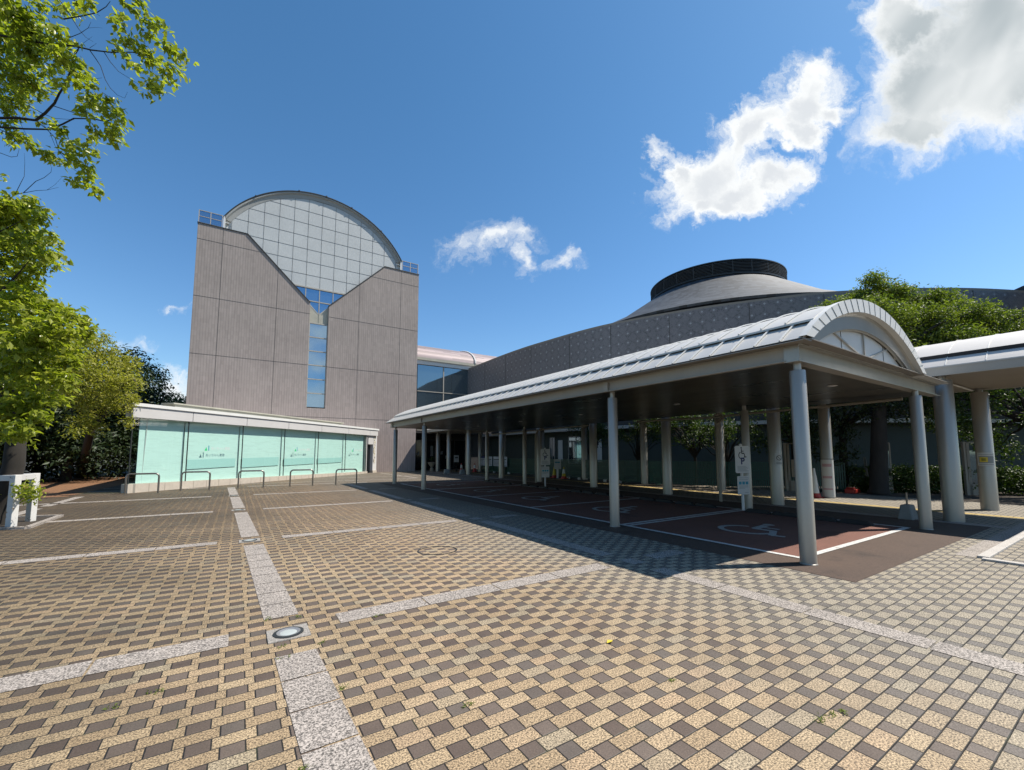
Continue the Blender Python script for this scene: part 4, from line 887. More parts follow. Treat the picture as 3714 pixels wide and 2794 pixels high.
# ------------------------------------------------------------------ green barrier panels
fl = [(20.1, 6.95), (18.6, 8.75), (17.5, 10.9), (17.05, 13.2), (16.85, 15.4), (16.83, 17.6), (16.86, 19.9), (16.92, 22.2), (16.98, 24.5), (17.03, 26.8), (17.05, 29.0), (17.0, 31.2)]
ordn = ['first from the right end, by the red weight', 'second from the right end', 'third from the right end, behind the near columns', 'fourth from the right end', 'fifth from the right end', 'sixth from the right end', 'behind the yellow cones', 'eighth from the right end', 'ninth from the right end', 'tenth, just right of the paper notices', 'carrying the two right-hand notices', ]
for i in range(len(fl) - 1):
    a = Vector((*fl[i], 0)); b = Vector((*fl[i + 1], 0)); d_ = (b - a).normalized(); a2 = a + d_ * .03; b2 = b - d_ * .03; n_ = int((b2 - a2).length / .075)
    BP = thing('slatted_barrier', a, 'green slatted plastic barrier panel, ' + ordn[i], 'barrier', 'green barrier panels in a row behind the walkway')
    z = Vector((0, 0, 1)); m = MB()
    for h in (.10, .42, .78, 1.12): m.bar(a2 + z * h, b2 + z * h, .03, .035)
    m.bar(a2 + z * .05, a2 + z * 1.15, .035, .035, d_); m.bar(b2 + z * .05, b2 + z * 1.15, .035, .035, d_); m.build('frame', 'green_plastic', BP)
    m = MB()
    for k in range(1, n_): c_ = a2.lerp(b2, k / n_); m.bar(c_ + z * .12, c_ + z * 1.10, .01, .048, d_)
    m.build('slats', 'green_plastic', BP)
    m = MB(); s_ = d_.cross(z)
    for c_ in (a2.lerp(b2, .08), a2.lerp(b2, .92)): m.bar(c_ - s_ * .2 + z * .03, c_ + s_ * .2 + z * .03, .05, .05)
    m.build('feet', 'green_plastic', BP)
wtb = None
for i, (x, y) in enumerate(((16.92, 19.57), (16.81, 18.49), (16.75, 16.41), (16.76, 15.37), (17.05, 28.5), (17.05, 26.4), (16.85, 31.1), (16.9, 29.4))):
    lab = 'small white weight block by the barriers, ' + ['just right of the yellow cones', 'second right of the yellow cones', 'third right of the yellow cones', 'fourth right of the yellow cones', 'below the right-hand notice sheets', 'right of all the notice sheets', 'at the left end by the red cone', 'below the second notice sheet'][i]
    if wtb is None:
        m = MB(); m.box((-.06, -.08, 0), (.06, .08, .12)); wtb = m.build('weight_block', 'white_board', bevel=.012, label=lab, cat='weight', group='white weight blocks along the barriers'); wtb.location = (x - .25, y, 0)
    else: o = wtb.copy(); COL.objects.link(o); o['label'] = lab; o.location = (x - .25, y, 0)
m = MB(); m.box((19.3, 6.45, 0), (19.9, 6.75, .16)); m.box((19.34, 6.48, .16), (19.6, 6.72, .22)); m.box((19.92, 6.5, 0), (20.1, 6.7, .12)); m.build('barrier_weight', 'red_plastic', bevel=.03, label='red plastic barrier weight on the ground at the right end of the green barriers', cat='weight')
# notices on the far barriers
for i, (y0, y1, c_) in enumerate(((30.1, 31.05, 1), (28.95, 29.85, 0), (27.7, 28.75, 0), (26.75, 27.6, 0))):
    N = thing('notice_sheet', (16.85, y0, .5), ['blue headed notice sheet on the far green barrier, leftmost of four', 'plain notice sheet, second from the left on the far barrier', 'plain notice sheet, third from the left on the far barrier', 'plain notice sheet, rightmost on the far barrier'][i], 'notice', 'notice sheets hung on the far barriers')
    m = MB(); m.box((16.86, y0, .52), (16.87, y1, 1.25)); m.build('sheet', 'paper', N)
    if c_: m = MB(); m.box((16.85, y0, 1.12), (16.859, y1, 1.25)); m.build('header', 'navy', N)
    m = MB()
    for k in range(5): m.box((16.852, y0 + .1 + (k % 2) * .1, .60 + k * .1), (16.859, y1 - .1, .63 + k * .1 + (k == 4) * .03))
    m.build('text_line', 'ink', N)

# ------------------------------------------------------------------ cones, stands, planter, glass pillars
def cone(x, y, lab, mats, h=.7, group='traffic cones near the barriers', name='traffic_cone'):
    c_ = thing(name, (x, y, 0), lab, 'traffic cone', group)
    m = MB(); m.box((x - .19, y - .19, 0), (x + .19, y + .19, .035)); m.lathe((x, y, .03), [(.17, 0), (.14, .12), (.13, .13)], 24); m.build('base', mats[0], c_, bevel=.008)
    m = MB(); m.lathe((x, y, .14), [(.125, 0), (.035, h - .16), (.028, h - .14), (.001, h - .14)], 24); m.build('cone_body', mats[1], c_, True)
    z0, z1 = .25 * h, .62 * h; r = lambda z: .128 - .09 * z / (h - .16)
    m = MB(); m.lathe((x, y, .14), [(r(z0) + .003, z0), (r(z1) + .003, z1)], 24, False); m.build('reflective_sleeve', mats[2], c_, True)
cone(16.55, 6.62, 'tall pale traffic cone with teal sleeve and red base, standing by the paper-wrapped column', ('red_plastic', 'reflect_white', 'reflect_white'), 1.0)
cone(16.55, 20.75, 'yellow traffic cone left of the small green sign', ('red_plastic', 'yellow', 'yellow')); cone(16.35, 19.6, 'yellow traffic cone right of the small green sign', ('red_plastic', 'yellow', 'reflect_white'))
cone(15.4, 31.4, 'red and white traffic cone left of the far column by the entrance', ('red_plastic', 'red_plastic', 'reflect_white')); cone(16.2, 30.6, 'red and white traffic cone at the left end of the barriers', ('red_plastic', 'red_plastic', 'reflect_white'))
SG = thing('stand_sign', (16.35, 20.2, 0), 'small white sign with green arrow on a stand between two yellow cones', 'sign'); fd = Vector((-.55, -.84, 0)); sx = Vector((0, 0, 1)).cross(fd)
m = MB(); m.bar((16.35, 20.2, 0), (16.35, 20.2, .6), .12, .04, fd); m.build('stand', 'reflect_white', SG)
o = Vector((16.35, 20.2, 0)) + fd * .04; m = MB(); m.prism([(-.21, .55), (.21, .55), (.21, 1.15), (-.21, 1.15)], lambda a, b, d_: o + sx * a + Vector((0, 0, b)) + fd * d_, .01); PLT = m.build('board', 'white_board', SG)
m = MB(); m.prism([(-.16, .96), (-.08, 1.03), (-.08, .99), (.08, .99), (.08, 1.03), (.16, .96), (.08, .89), (.08, .93), (-.08, .93), (-.08, .89)], lambda a, b, d_: o + sx * a + Vector((0, 0, b)) + fd * (.012 + d_), .002); m.build('arrow', 'teal', PLT)
S2 = thing('stand_sign', (15.2, 32.0, 0), 'narrow white notice on a stand behind the red cone at the entrance', 'sign')
m = MB(); m.box((15.18, 31.98, 0), (15.24, 32.02, .8)); m.build('stand', 'dark_metal', S2); m = MB(); m.box((15.0, 31.95, .78), (15.42, 31.97, 1.35)); m.build('board', 'white_board', S2); m = MB(); m.box((15.08, 31.94, 1.1), (15.34, 31.949, 1.2)); m.build('text_line', 'ink', S2)
bs = None
for x, y, lab in ((13.15, 29.3, 'grey concrete block stand with a short post, leftmost, near the entrance'), (13.75, 27.9, 'grey concrete block stand with a short post, next to the red cone'), (12.98, 3.35, 'large grey concrete block stand with a short post between the two near right columns')):
    if bs is None:
        bs = thing('block_stand', (x, y, 0), lab, 'barrier stand', 'concrete block stands with short posts')
        m = MB(); m.add([(x - .21, y - .14, 0), (x + .21, y - .14, 0), (x + .21, y + .14, 0), (x - .21, y + .14, 0), (x - .15, y - .09, .33), (x + .15, y - .09, .33), (x + .15, y + .09, .33), (x - .15, y + .09, .33)], [(0, 3, 2, 1), (4, 5, 6, 7), (0, 1, 5, 4), (1, 2, 6, 5), (2, 3, 7, 6), (3, 0, 4, 7)]); m.build('block', 'concrete', bs, bevel=.025)
        m = MB(); m.lathe((x, y, .33), [(.02, 0), (.02, .27)], 12); m.build('post', 'steel_tube', bs, True)
    else: dup(bs, (x, y, 0), lab)

# ------------------------------------------------------------------ foliage
def leaves(name, parent, clusters, size, per, mat, droop=.4, spread=.11, asp=.42):
    C_ = np.asarray(clusters, float); n = len(C_) * per; c = np.repeat(C_, per, 0)
    off = RNG.normal(0, spread, (n, 3)); off[:, 2] *= .75; p = c + off
    out_ = off / (np.linalg.norm(off, axis=1, keepdims=True) + 1e-6)
    nrm = RNG.normal(0, .55, (n, 3)) + np.array([.12, -.08, .75]) + out_ * .35; nrm /= np.linalg.norm(nrm, axis=1, keepdims=True)
    d_ = RNG.normal(0, .7, (n, 3)) + out_ * .8; d_[:, 2] -= droop; d_ -= nrm * (d_ * nrm).sum(1, keepdims=True); d_ /= np.linalg.norm(d_, axis=1, keepdims=True)
    s_ = np.cross(nrm, d_); L = size * RNG.uniform(.65, 1.25, (n, 1)); W_ = L * asp * RNG.uniform(.8, 1.2, (n, 1))
    base = p - d_ * L * .5; tip = p + d_ * L * .5 - nrm * L * .10; mid = p - d_ * L * .02
    l = mid + s_ * W_ * .5 + nrm * L * .06; r = mid - s_ * W_ * .5 + nrm * L * .06
    V = np.empty((n, 4, 3)); V[:, 0] = base; V[:, 1] = r; V[:, 2] = tip; V[:, 3] = l
    pl = parent.location; V -= np.array([pl.x, pl.y, pl.z])
    me = bpy.data.meshes.new(name); me.vertices.add(4 * n); me.vertices.foreach_set('co', V.ravel())
    me.loops.add(6 * n); me.polygons.add(2 * n); i = np.arange(n)[:, None] * 4
    li = np.concatenate([i + 0, i + 1, i + 2, i + 0, i + 2, i + 3], 1).ravel(); me.loops.foreach_set('vertex_index', li.astype(np.int32))
    me.polygons.foreach_set('loop_start', np.arange(2 * n, dtype=np.int32) * 3)
    me.update(calc_edges=True); me.validate(); me.materials.append(MATS[mat])
    o = bpy.data.objects.new(name, me); COL.objects.link(o); o.parent = parent; return o
def fill(blobs, dens_, shell_=.45, flat=.85):
    """blobs: (centre Vector, radius); returns cluster centres"""
    out = []
    for c, r in blobs:
        n = max(3, int(dens_ * r * r)); d_ = RNG.normal(0, 1, (n, 3)); d_ /= np.linalg.norm(d_, axis=1, keepdims=True)
        u = RNG.uniform(0, 1, (n, 1)) ** shell_; q_ = d_ * u * r; q_[:, 2] *= flat; out.append(q_ + np.array(c))
    return np.concatenate(out)
def limbs(m, root, targets, r0, r1=.012, wob=.12):
    root = Vector(root)
    for tg in targets:
        tg = Vector(tg); n = 6; P = []
        for i in range(n + 1):
            s = i / n; q_ = root.lerp(tg, s); q_.z += math.sin(s * math.pi) * .12 * (tg - root).length
            if 0 < i < n: q_ += Vector(RNG.normal(0, wob, 3)) * (tg - root).length * .12
            P.append(q_)
        m.tube(P, [r0 + (r1 - r0) * (i / n) ** .7 for i in range(n + 1)], 6)
def tree(name, base, top, blobs, lab, cat, group, leaf, size, per, dens_, r=.15, mat='bark', spread=.11, shell_=.45, nl=14, lean=(0, 0)):
    T_ = thing(name, base, lab, cat, group); base = Vector(base); top = Vector(top)
    m = MB(); md = base.lerp(top, .5) + Vector((*lean, 0)); m.tube([base, base.lerp(md, .1), md, top], [r * 1.35, r * 1.05, r * .9, r * .7], 12)
    idx = RNG.permutation(len(blobs))[:nl]; limbs(m, top, [blobs[i][0] for i in idx], r * .42)
    m.build('trunk', mat, T_, True)
    leaves('crown', T_, fill(blobs, dens_, shell_), size, per, leaf, spread=spread); return T_
def B(lst, dd=0., jit=.0):
    out = []
    for q_ in lst:
        px, py, r, dep = q_; dep = dep + (RNG.uniform(-jit, jit) if jit else 0); out.append((at(px, py, dep), r * dep / F))
    return out
# nearest tree on the left
T1 = thing('broadleaf_tree', (-4.2, 13.9, 0), 'nearest tree on the left, bright yellow-green leaves, branches reaching over the plaza', 'tree')
upg = [(60, 60, 110, 8.6), (0, 180, 130, 8.8), (130, 120, 85, 8.4), (210, 130, 50, 8.2), (80, 270, 90, 8.6), (30, 370, 70, 8.4), (215, 190, 50, 8.2), (120, 200, 80, 8.8), (250, 165, 28, 8.2), (0, 60, 110, 9.2), (60, 330, 70, 9.),
       (150, 15, 30, 8.4), (190, 20, 26, 8.5), (290, 20, 26, 8.4), (330, 8, 22, 8.4), (280, 45, 24, 8.4), (240, 35, 20, 8.6),
       (455, 15, 28, 8.2), (490, 30, 32, 8.2), (510, 8, 24, 8.3), (450, 70, 22, 8.2), (430, 90, 16, 8.2), (540, 80, 30, 8.2), (570, 110, 26, 8.2), (590, 100, 16, 8.2),
       (545, 130, 26, 8.2), (500, 165, 34, 8.3), (530, 200, 38, 8.2), (560, 240, 40, 8.2), (600, 170, 32, 8.2), (640, 190, 34, 8.2), (670, 215, 24, 8.2), (610, 250, 36, 8.2), (590, 290, 30, 8.2), (550, 310, 30, 8.2), (530, 330, 16, 8.2), (650, 270, 22, 8.2), (440, 150, 26, 8.3), (430, 185, 16, 8.3), (470, 215, 24, 8.2), (490, 240, 20, 8.2), (580, 330, 14, 8.2),
       (200, 215, 42, 8.5), (240, 245, 36, 8.4), (290, 240, 34, 8.4), (310, 290, 32, 8.4), (335, 320, 26, 8.4), (270, 300, 18, 8.4), (220, 300, 26, 8.4),
       (300, 370, 34, 8.3), (340, 350, 26, 8.3), (350, 390, 34, 8.3), (390, 380, 34, 8.3), (420, 410, 34, 8.3), (445, 440, 24, 8.3), (420, 470, 32, 8.3), (400, 510, 30, 8.3), (420, 490, 30, 8.3), (370, 440, 26, 8.4), (340, 470, 20, 8.4), (300, 400, 22, 8.4), (330, 500, 14, 8.3),
       (190, 455, 22, 8.6), (230, 480, 34, 8.6), (255, 510, 26, 8.6), (240, 540, 30, 8.6), (270, 570, 32, 8.5), (280, 600, 26, 8.5), (330, 560, 24, 8.5), (300, 540, 20, 8.5), (230, 590, 22, 8.6), (190, 580, 28, 8.6), (160, 570, 24, 8.6), (320, 610, 14, 8.5), (310, 650, 22, 8.4), (335, 690, 22, 8.4), (285, 670, 20, 8.4), (330, 640, 16, 8.4),
       (20, 480, 34, 8.8), (60, 490, 26, 8.8), (100, 510, 20, 8.8), (120, 550, 22, 8.8), (40, 515, 16, 8.8)]
lowg = [(-20, 770, 90, 9), (60, 750, 60, 8.9), (120, 745, 40, 8.8), (60, 830, 90, 9.), (150, 800, 36, 8.8), (175, 860, 26, 8.6), (120, 890, 70, 8.6), (170, 930, 38, 8.5), (190, 960, 22, 8.5), (130, 980, 36, 8.6), (20, 930, 90, 9), (80, 1010, 60, 8.8), (20, 1060, 90, 9.2),
        (120, 1060, 36, 8.8), (150, 1110, 46, 8.7), (90, 1120, 90, 8.6), (200, 1130, 46, 8.6), (245, 1125, 22, 8.5), (240, 1170, 44, 8.5), (300, 1170, 34, 8.5), (325, 1185, 18, 8.5), (290, 1210, 40, 8.6), (180, 1200, 80, 8.4), (40, 1200, 110, 9.4), (120, 1260, 90, 8.3), (240, 1270, 60, 8.6), (260, 1320, 36, 8.7), (30, 1330, 110, 9.), (150, 1350, 70, 8.2), (220, 1380, 46, 8.5), (245, 1405, 26, 8.5),
        (60, 1420, 80, 8.4), (140, 1450, 56, 8.3), (200, 1450, 34, 8.5), (30, 1500, 70, 8.3), (100, 1500, 56, 7.9), (145, 1510, 26, 7.9), (60, 1560, 46, 7.9), (90, 1600, 26, 7.9), (30, 1570, 36, 8.1), (110, 1560, 22, 7.9)]
bl = B(upg, jit=.35); bl2 = B(lowg, jit=.5)
back = [(at(px, py, dp), r) for px, py, dp, r in ((-300, 300, 9, 1.2), (-500, 600, 10, 1.5), (-200, 600, 10.5, 1.), (-400, 1000, 9, 1.5), (-150, 1000, 11, 1.2), (-100, 1300, 11, 1.1), (-500, 1350, 9, 1.3), (-150, -200, 9, 1.2), (-500, -100, 9, 1.6), (-250, 800, 8, 1.))]
leaves('crown', T1, np.concatenate([fill(bl, 160, .7), fill(bl2, 300, .45), fill(back, 60, .4)]), .135, 9, 'leaf_bright', droop=.95, spread=.065, asp=.52)
m = MB()
m.tube([at(-8, 1905, 8.85), at(-2, 1860, 8.85), at(22, 1780, 8.85), at(50, 1690, 8.85), at(58, 1600, 8.9), at(20, 1400, 9.1), at(-40, 1150, 9.3), at(-80, 900, 9.4), at(-120, 600, 9.2), at(-140, 430, 9.)], [.24, .19, .17, .165, .15, .14, .12, .1, .08, .06], 12)
def br(pts, r0, r1, d_=8.35):
    n = len(pts); m.tube([at(a, b, d_) for a, b in pts], [.68 * (r0 + (r1 - r0) * i / (n - 1)) for i in range(n)], 6)
br([(-140, 430), (-60, 430), (60, 428), (130, 437), (165, 410), (198, 375), (215, 340), (235, 310), (258, 255), (262, 215), (285, 180), (275, 160)], .045, .008)
br([(-120, 470), (0, 462), (90, 468), (180, 470), (225, 452), (268, 430), (340, 432), (385, 442), (420, 425), (430, 395), (415, 365), (370, 335)], .03, .006)
br([(-160, 160), (-50, 120), (60, 140), (175, 160), (250, 165), (290, 172), (330, 182), (400, 190), (480, 190), (530, 200)], .035, .012)
br([(325, 182), (345, 210), (365, 240), (382, 290), (400, 320), (425, 345), (452, 357), (462, 335)], .012, .003); br([(378, 190), (400, 225), (430, 260), (470, 285), (505, 308)], .010, .003)
br([(230, 70), (300, 58), (350, 47), (385, 25), (400, 5)], .018, .006); br([(200, -20), (245, 40), (285, 105), (310, 135), (338, 152)], .013, .003); br([(250, -10), (300, 20), (330, 40), (362, 58)], .013, .004)
br([(175, 162), (205, 210), (240, 242), (285, 265), (330, 288), (370, 283)], .016, .003); br([(290, 172), (270, 190), (260, 240)], .01, .006); br([(500, 50), (510, 85), (520, 130), (527, 165), (560, 190)], .007, .003)
br([(180, 150), (240, 142), (290, 122), (320, 102), (330, 80)], .012, .003); br([(320, 102), (350, 100), (372, 102)], .004, .002); br([(280, 172), (305, 155), (335, 133)], .006, .002); br([(325, 175), (350, 158)], .006, .003)
br([(-60, 600), (0, 555), (40, 570), (62, 568), (70, 540)], .012, .003); br([(55, 705), (75, 665), (88, 640), (90, 590), (88, 555)], .009, .002); br([(85, 700), (130, 658), (160, 645), (185, 625), (188, 605)], .010, .003); br([(60, 705), (130, 692), (170, 690), (212, 680)], .009, .003); br([(170, 690), (200, 670), (228, 640)], .004, .002)
br([(0, 470), (40, 490), (90, 520), (140, 545), (190, 555), (215, 555)], .01, .003); br([(130, 437), (170, 470), (200, 500), (215, 550), (260, 610), (290, 630)], .012, .004); br([(150, 445), (180, 480), (200, 530), (220, 560)], .008, .003); br([(195, 385), (240, 400), (300, 420), (340, 425)], .012, .005); br([(105, 385), (160, 415), (200, 430), (270, 435)], .01, .004)
br([(70, 437), (80, 460), (95, 490), (100, 520)], .006, .002); br([(-40, 1100), (60, 1000), (120, 930)], .04, .01); br([(-60, 1250), (80, 1200), (200, 1180), (280, 1180)], .04, .008); br([(30, 1450), (120, 1400), (200, 1380)], .03, .008); br([(-90, 900), (0, 840), (80, 800)], .03, .008)
m.build('trunk', 'bark_dark', T1, True)
# sprouts at the foot of that tree
SP = thing('basal_shrub', at(75, 1890, 8.7), 'leafy green sprout growing through the white tree guard', 'shrub')
SPB = [(at(80, 1790, 8.5), .2), (at(110, 1800, 8.5), .2), (at(135, 1790, 8.5), .14), (at(95, 1770, 8.6), .16), (at(140, 1760, 8.5), .1), (at(5, 1790, 8.8), .2), (at(-40, 1790, 8.8), .3)]
leaves('foliage', SP, fill(SPB, 420, .5), .075, 7, 'leaf_bright', droop=.5, spread=.04, asp=.5)
m = MB(); limbs(m, at(60, 1830, 8.8), [b_[0] for b_ in SPB], .01, .004, .1); m.build('stems', 'bark', SP, True)
# trees behind, left
tree('broadleaf_tree', at(290, 1729, 27), at(330, 1560, 18), B([(280, 1250, 70, 16), (350, 1270, 60, 16.5), (400, 1320, 70, 16), (450, 1330, 50, 16), (330, 1360, 90, 15.5), (430, 1400, 60, 15.5), (480, 1380, 34, 15.5), (500, 1400, 20, 15.5), (260, 1340, 70, 15.5), (370, 1460, 70, 15.5), (440, 1460, 46, 15.5), (290, 1450, 60, 15), (480, 1450, 28, 15.5), (460, 1530, 24, 15.5), (310, 1530, 50, 14.8), (340, 1550, 34, 14.8), (280, 1570, 26, 14.8), (190, 1400, 80, 16), (370, 1230, 34, 16.5), (220, 1300, 60, 17)], jit=.8),
     'olive-green tree leaning toward the pavilion, second from the left edge', 'tree', 'trees at the left edge of the plaza', 'leaf_olive', .12, 9, 210, .2, 'bark_dark', spread=.10)
tree('broadleaf_tree', at(560, 1700, 36), at(560, 1600, 36), B([(455, 1300, 60, 33), (500, 1330, 60, 33), (540, 1360, 50, 33), (580, 1365, 36, 33), (590, 1400, 30, 33), (520, 1410, 60, 33), (560, 1430, 50, 34), (480, 1450, 60, 34), (440, 1400, 60, 34)], jit=1.5),
     'dark evergreen tree with a high crown, behind the pavilion corner', 'tree', 'trees at the left edge of the plaza', 'leaf_dark', .26, 9, 34, .35, 'bark_dark', .22)
tree('broadleaf_tree', at(640, 1700, 42), at(640, 1560, 42), B([(620, 1440, 34, 40), (655, 1450, 28, 40), (675, 1460, 20, 40), (600, 1460, 40, 40), (640, 1480, 50, 40), (690, 1480, 40, 41), (560, 1490, 50, 40)], jit=1.5),
     'low dark tree crown between the pavilion roof and the tower', 'tree', 'trees at the left edge of the plaza', 'leaf_dark', .28, 9, 28, .35, 'bark_dark', .22)
k = 0
for px, dp, r, hs_ in ((-250, 24, .25, 1), (-60, 22, .25, 1), (120, 26, .28, 1), (215, 23, .2, 1), (300, 28, .25, 1), (395, 25, .22, 1), (470, 31, .25, 1)):
    b_ = at(px, 0, dp); b_.z = 0; bl_ = []
    for j in range(22): bl_.append((Vector((b_.x + RNG.uniform(-2.6, 2.6), b_.y + RNG.uniform(-2.6, 2.6), RNG.uniform(1.4, 6.5))), RNG.uniform(.9, 1.6)))
    side = ['far left, partly outside the frame', 'behind the tree guard', 'behind the nearest crown', 'left of the olive-green tree trunk', 'behind the olive-green tree', 'just right of the olive-green tree', 'beside the pavilion corner'][k]; k += 1
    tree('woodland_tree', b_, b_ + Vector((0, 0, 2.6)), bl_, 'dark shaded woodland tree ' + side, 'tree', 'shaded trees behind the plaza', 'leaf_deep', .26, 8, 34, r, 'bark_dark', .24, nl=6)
c_ = []
for j in range(6500): c_.append((RNG.uniform(-36, -5.0), RNG.uniform(32, 42), RNG.uniform(0, 6.5)))
for j in range(1500): c_.append((RNG.uniform(-30, -9.5), RNG.uniform(22, 32), RNG.uniform(0, 1.4)))
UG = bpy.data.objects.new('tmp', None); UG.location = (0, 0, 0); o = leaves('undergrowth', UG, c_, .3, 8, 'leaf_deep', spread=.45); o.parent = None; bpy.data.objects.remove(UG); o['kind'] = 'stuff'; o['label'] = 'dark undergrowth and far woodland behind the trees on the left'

# right side: big tree above the walkway roof
bt = [(3165, 1015, 38, 17.5), (3195, 1040, 46, 17.5), (3140, 1060, 38, 17.5), (3100, 1095, 50, 17.5), (3050, 1110, 34, 17.8), (3000, 1115, 24, 18), (2955, 1128, 16, 18), (3230, 1070, 50, 17.5), (3275, 1055, 34, 17.2), (3300, 1090, 46, 17.2), (3350, 1110, 50, 17), (3385, 1075, 40, 17), (3430, 1080, 40, 17), (3460, 1110, 46, 17),
      (3400, 1150, 70, 16.5), (3310, 1160, 70, 16.5), (3240, 1150, 70, 16.5), (3170, 1130, 70, 16.8), (3100, 1170, 60, 16.8), (3500, 1160, 46, 16.2), (3545, 1120, 34, 16), (3575, 1125, 34, 16), (3600, 1145, 34, 15.8), (3650, 1150, 30, 15.8), (3540, 1170, 50, 16), (3600, 1190, 50, 15.8), (3330, 1230, 70, 16), (3250, 1230, 70, 16), (3430, 1230, 70, 15.8), (3520, 1240, 70, 15.6), (3600, 1250, 60, 15.5), (3670, 1220, 50, 15.5), (3700, 1190, 30, 15.5), (3720, 1150, 30, 16), (3300, 1300, 70, 15.5), (3400, 1300, 70, 15.5), (3180, 1220, 60, 16.5), (3120, 1240, 60, 17), (3060, 1180, 50, 17.5), (3500, 1320, 60, 15.5), (3720, 1280, 60, 15.5)]
bb = B(bt, jit=.7); bb += [(Vector((b_[0].x + 1.2, b_[0].y + 1.6, b_[0].z - .9)), b_[1] * 1.1) for b_ in bb[::2]]
tree('broadleaf_tree', (19.9, 5.9, 0), (20.4, 5.8, 4.2), bb, 'large sunlit green tree rising above the walkway roof', 'tree', 'trees on the right in front of the hall', 'leaf_mid', .115, 11, 330, .27, 'bark_dark', .11, nl=20)
lowr = [(Vector((x, y, z)), r) for x, y, z, r in ((20.6, 4.7, 4.0, .8), (21.6, 4.4, 3.4, .8), (22.4, 3.4, 3.7, .8), (21.2, 3.4, 2.8, .7), (22.6, 4.8, 2.9, .9), (22.9, 3.8, 2.2, .8), (21.7, 3.0, 4.2, .8), (23.4, 2.6, 3.2, .9), (22.4, 2.2, 2.6, .6), (20.9, 3.9, 2.6, .5), (23.8, 3.4, 1.7, .7), (22.0, 1.6, 3.6, .8), (23.5, 1.4, 2.6, .9), (23.0, .8, 3.9, .9))]
tree('broadleaf_tree', (22.8, 2.45, 0), (22.9, 2.4, 2.6), lowr, 'shaded tree with a dark trunk at the right edge behind the thick columns', 'tree', 'trees on the right in front of the hall', 'leaf_shade', .13, 9, 130, .2, 'bark_dark', .11)
lowr = [(Vector((x, y, z)), r) for x, y, z, r in ((19.3, 8.6, 3.2, .8), (19.0, 7.8, 2.3, .6), (18.4, 9.4, 3.6, .8), (20.2, 7.6, 3.5, .8), (19.8, 8.4, 2.3, .7), (18.5, 8.2, 2.8, .6), (20.6, 8.8, 2.8, .9), (19.2, 9.6, 2.0, .6))]
tree('broadleaf_tree', (19.6, 8.5, 0), (19.5, 8.5, 1.9), lowr, 'bushy shaded tree behind the right end of the green barriers', 'tree', 'trees on the right in front of the hall', 'leaf_shade', .13, 9, 130, .14, 'bark_dark', .11)
k = 0
for x, y, s in ((17.9, 18.9, 1.), (18.3, 15.7, 1.), (18.2, 12.2, 1.15), (18.6, 10.9, .9)):
    bl_ = [(Vector((x + RNG.uniform(-1.3, 1.3) * s, y + RNG.uniform(-1.6, 1.6) * s, RNG.uniform(2.15, 3.3) * s)), RNG.uniform(.3, .6) * s) for j in range(18)]
    T_ = thing('small_tree', (x, y, 0), ['thin multi-stem tree behind the barriers, farthest, near the yellow cones', 'thin multi-stem tree behind the barriers in front of a pale window', 'dark forked tree behind the barriers, right of the nearer middle column', 'small dark tree just left of the wheelchair P sign'][k], 'tree', 'small shaded trees behind the green barriers'); k += 1
    m = MB(); tp = Vector((x, y, 1.5 * s)); m.tube([(x, y, 0), (x + .03, y, .8), tp], [.09, .07, .06], 10); limbs(m, (x, y, 1.1 * s), [b_[0] for b_ in bl_], .038, .01, .15); m.build('trunk', 'bark_dark', T_, True)
    leaves('crown', T_, fill(bl_, 110, .5), .12, 8, 'leaf_shade', spread=.10)
lowr = B([(3080, 1440, 60, 16.3), (3160, 1430, 60, 16.), (3260, 1440, 70, 16.), (3350, 1430, 70, 15.8), (3440, 1440, 70, 15.6), (3120, 1500, 50, 16.2), (3240, 1500, 50, 16.2), (3330, 1490, 50, 16.), (2960, 1440, 60, 16.5), (2900, 1470, 60, 16.5), (2960, 1530, 70, 16.4), (3030, 1500, 60, 16.4), (3060, 1570, 50, 16.3), (2930, 1590, 60, 16.4), (3000, 1640, 60, 16.3), (3070, 1640, 40, 16.2), (2860, 1540, 50, 16.8)], jit=.5)
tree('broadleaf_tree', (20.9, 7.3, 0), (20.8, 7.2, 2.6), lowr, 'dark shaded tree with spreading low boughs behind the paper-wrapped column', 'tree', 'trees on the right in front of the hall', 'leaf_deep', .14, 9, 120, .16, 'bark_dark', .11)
# hedge
for i, (pts, lab) in enumerate((([(20.6, 6.9), (21.2, 6.0), (22.0, 5.2)], 'low dark hedge left of the glass pillar, behind the red weight'), ([(22.2, 5.0), (22.9, 4.3), (23.6, 3.4)], 'low hedge between the two glass pillars'), ([(23.7, 3.2), (24.4, 2.2), (25.2, 1.2), (25.8, .2)], 'low hedge with sunlit leaves at the right edge'))):
    H_ = thing('hedge', (*pts[0], 0), lab, 'hedge', 'low hedge in front of the hall'); c_ = []
    for a, b in zip(pts, pts[1:]):
        for j in range(420): s = RNG.uniform(-.05, 1.05); c_.append((a[0] + (b[0] - a[0]) * s + RNG.normal(0, .3), a[1] + (b[1] - a[1]) * s + RNG.normal(0, .3), RNG.uniform(.05, .95)))
    leaves('foliage', H_, c_, .11, 9, 'leaf_shade', spread=.10)
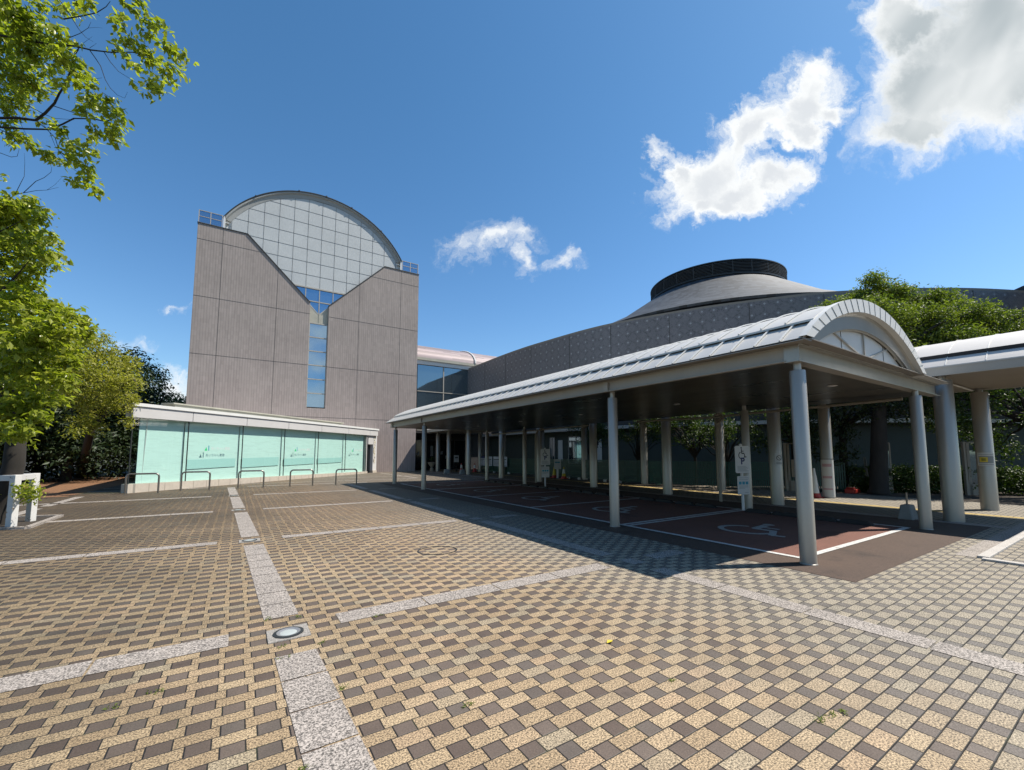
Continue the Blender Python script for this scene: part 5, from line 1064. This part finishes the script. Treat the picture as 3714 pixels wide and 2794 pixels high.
# glass sign pillars
for x, y, lab, w_ in ((20.75, 5.98, 'tall glass and metal sign pillar in front of the hedge, middle one', .55), (22.3, 3.87, 'tall glass and metal sign pillar in front of the hedge, right one', .5), (18.9, 8.3, 'tall sign pillar with papers pinned on it behind the green barriers', .55)):
    S_ = thing('sign_pillar', (x, y, 0), lab, 'sign pillar', 'glass sign pillars along the hedge'); dd = Vector((.75, -.66, 0)); a = Vector((x, y, 0)) - dd * w_ / 2; b = Vector((x, y, 0)) + dd * w_ / 2; z = Vector((0, 0, 1))
    m = MB(); m.bar(a, a + z * 1.92, .10, .07, dd); m.bar(a + dd * .12, a + dd * .12 + z * 1.92, .05, .09, dd); m.bar(b, b + z * 1.9, .035, .05, dd); m.bar(a + z * 1.90, b + z * 1.90, .05, .04); m.bar(a + z * .2, b + z * .2, .05, .4); m.build('frame', 'mosspost', S_)
    if x > 19: m = MB(); m.bar(a + dd * .17 + z * 1.0, b - dd * .03 + z * 1.0, .012, 1.2); m.build('glass_panel', 'dark_glass', S_)
    else:
        for u, z0, w2, h2, mt in ((.22, .9, .16, .7, 'terracotta'), (.38, 1.15, .2, .35, 'paper'), (.36, .7, .24, .4, 'sky_blue')):
            m = MB(); m.bar(a + dd * u + z * z0, a + dd * (u + w2) + z * z0, .012, h2); m.build('paper', mt, S_)
m = MB(); m.bar((20.35, 6.35, .62), (20.30, 6.38, 1.35), .14, .02, (.75, -.66, 0)); m.build('leaning_board', 'concrete', label='narrow grey board leaning beside the middle glass pillar', cat='board')
# planter by the entrance
PT_ = thing('planter_urn', (13.9, 34.0, 0), 'stone urn planter with dry brown plant by the entrance doors', 'planter')
m = MB(); m.lathe((13.9, 34.0, 0), [(.16, 0), (.15, .25), (.08, .3), (.12, .36), (.3, .62), (.36, .72), (.38, .76), (.34, .76)], 28); m.build('urn', 'terracotta', PT_, True)
leaves('plant', PT_, fill([(Vector((13.9, 34.0, .98)), .3)], 300, .6), .08, 6, 'leaf_shade', spread=.05)

# weeds in the joints and one fallen leaf
c_ = []
for px, py in ((3010, 2600), (3060, 2585), (1375, 2235), (1040, 2345), (1150, 2335), (1110, 2790), (1020, 2390), (560, 2510), (440, 2560), (1240, 2500), (960, 2250), (2980, 2615), (1085, 2240), (2420, 2480), (1700, 2560)):
    g_ = Vector((0, 0, EYE)) + (FW * F + RT * (px - X0) - UP * (py - Y0)) * (EYE / -((FW * F + RT * (px - X0) - UP * (py - Y0)).z))
    for j in range(3): c_.append((g_.x + RNG.normal(0, .03), g_.y + RNG.normal(0, .006), .006))
UG = bpy.data.objects.new('tmp', None); o = leaves('weeds', UG, c_, .028, 7, 'leaf_mid', droop=-.6, spread=.010, asp=.22); o.parent = None; bpy.data.objects.remove(UG); o['kind'] = 'stuff'; o['label'] = 'small weeds growing in the paving joints'
m = MB(); m.add([(2.52, 2.52, .006), (2.56, 2.50, .016), (2.60, 2.53, .008), (2.56, 2.55, .014)], [(0, 1, 2), (0, 2, 3)]); m.build('fallen_leaf', 'yellow', fix=False, label='small yellow fallen leaf lying on the foreground paving', cat='leaf')
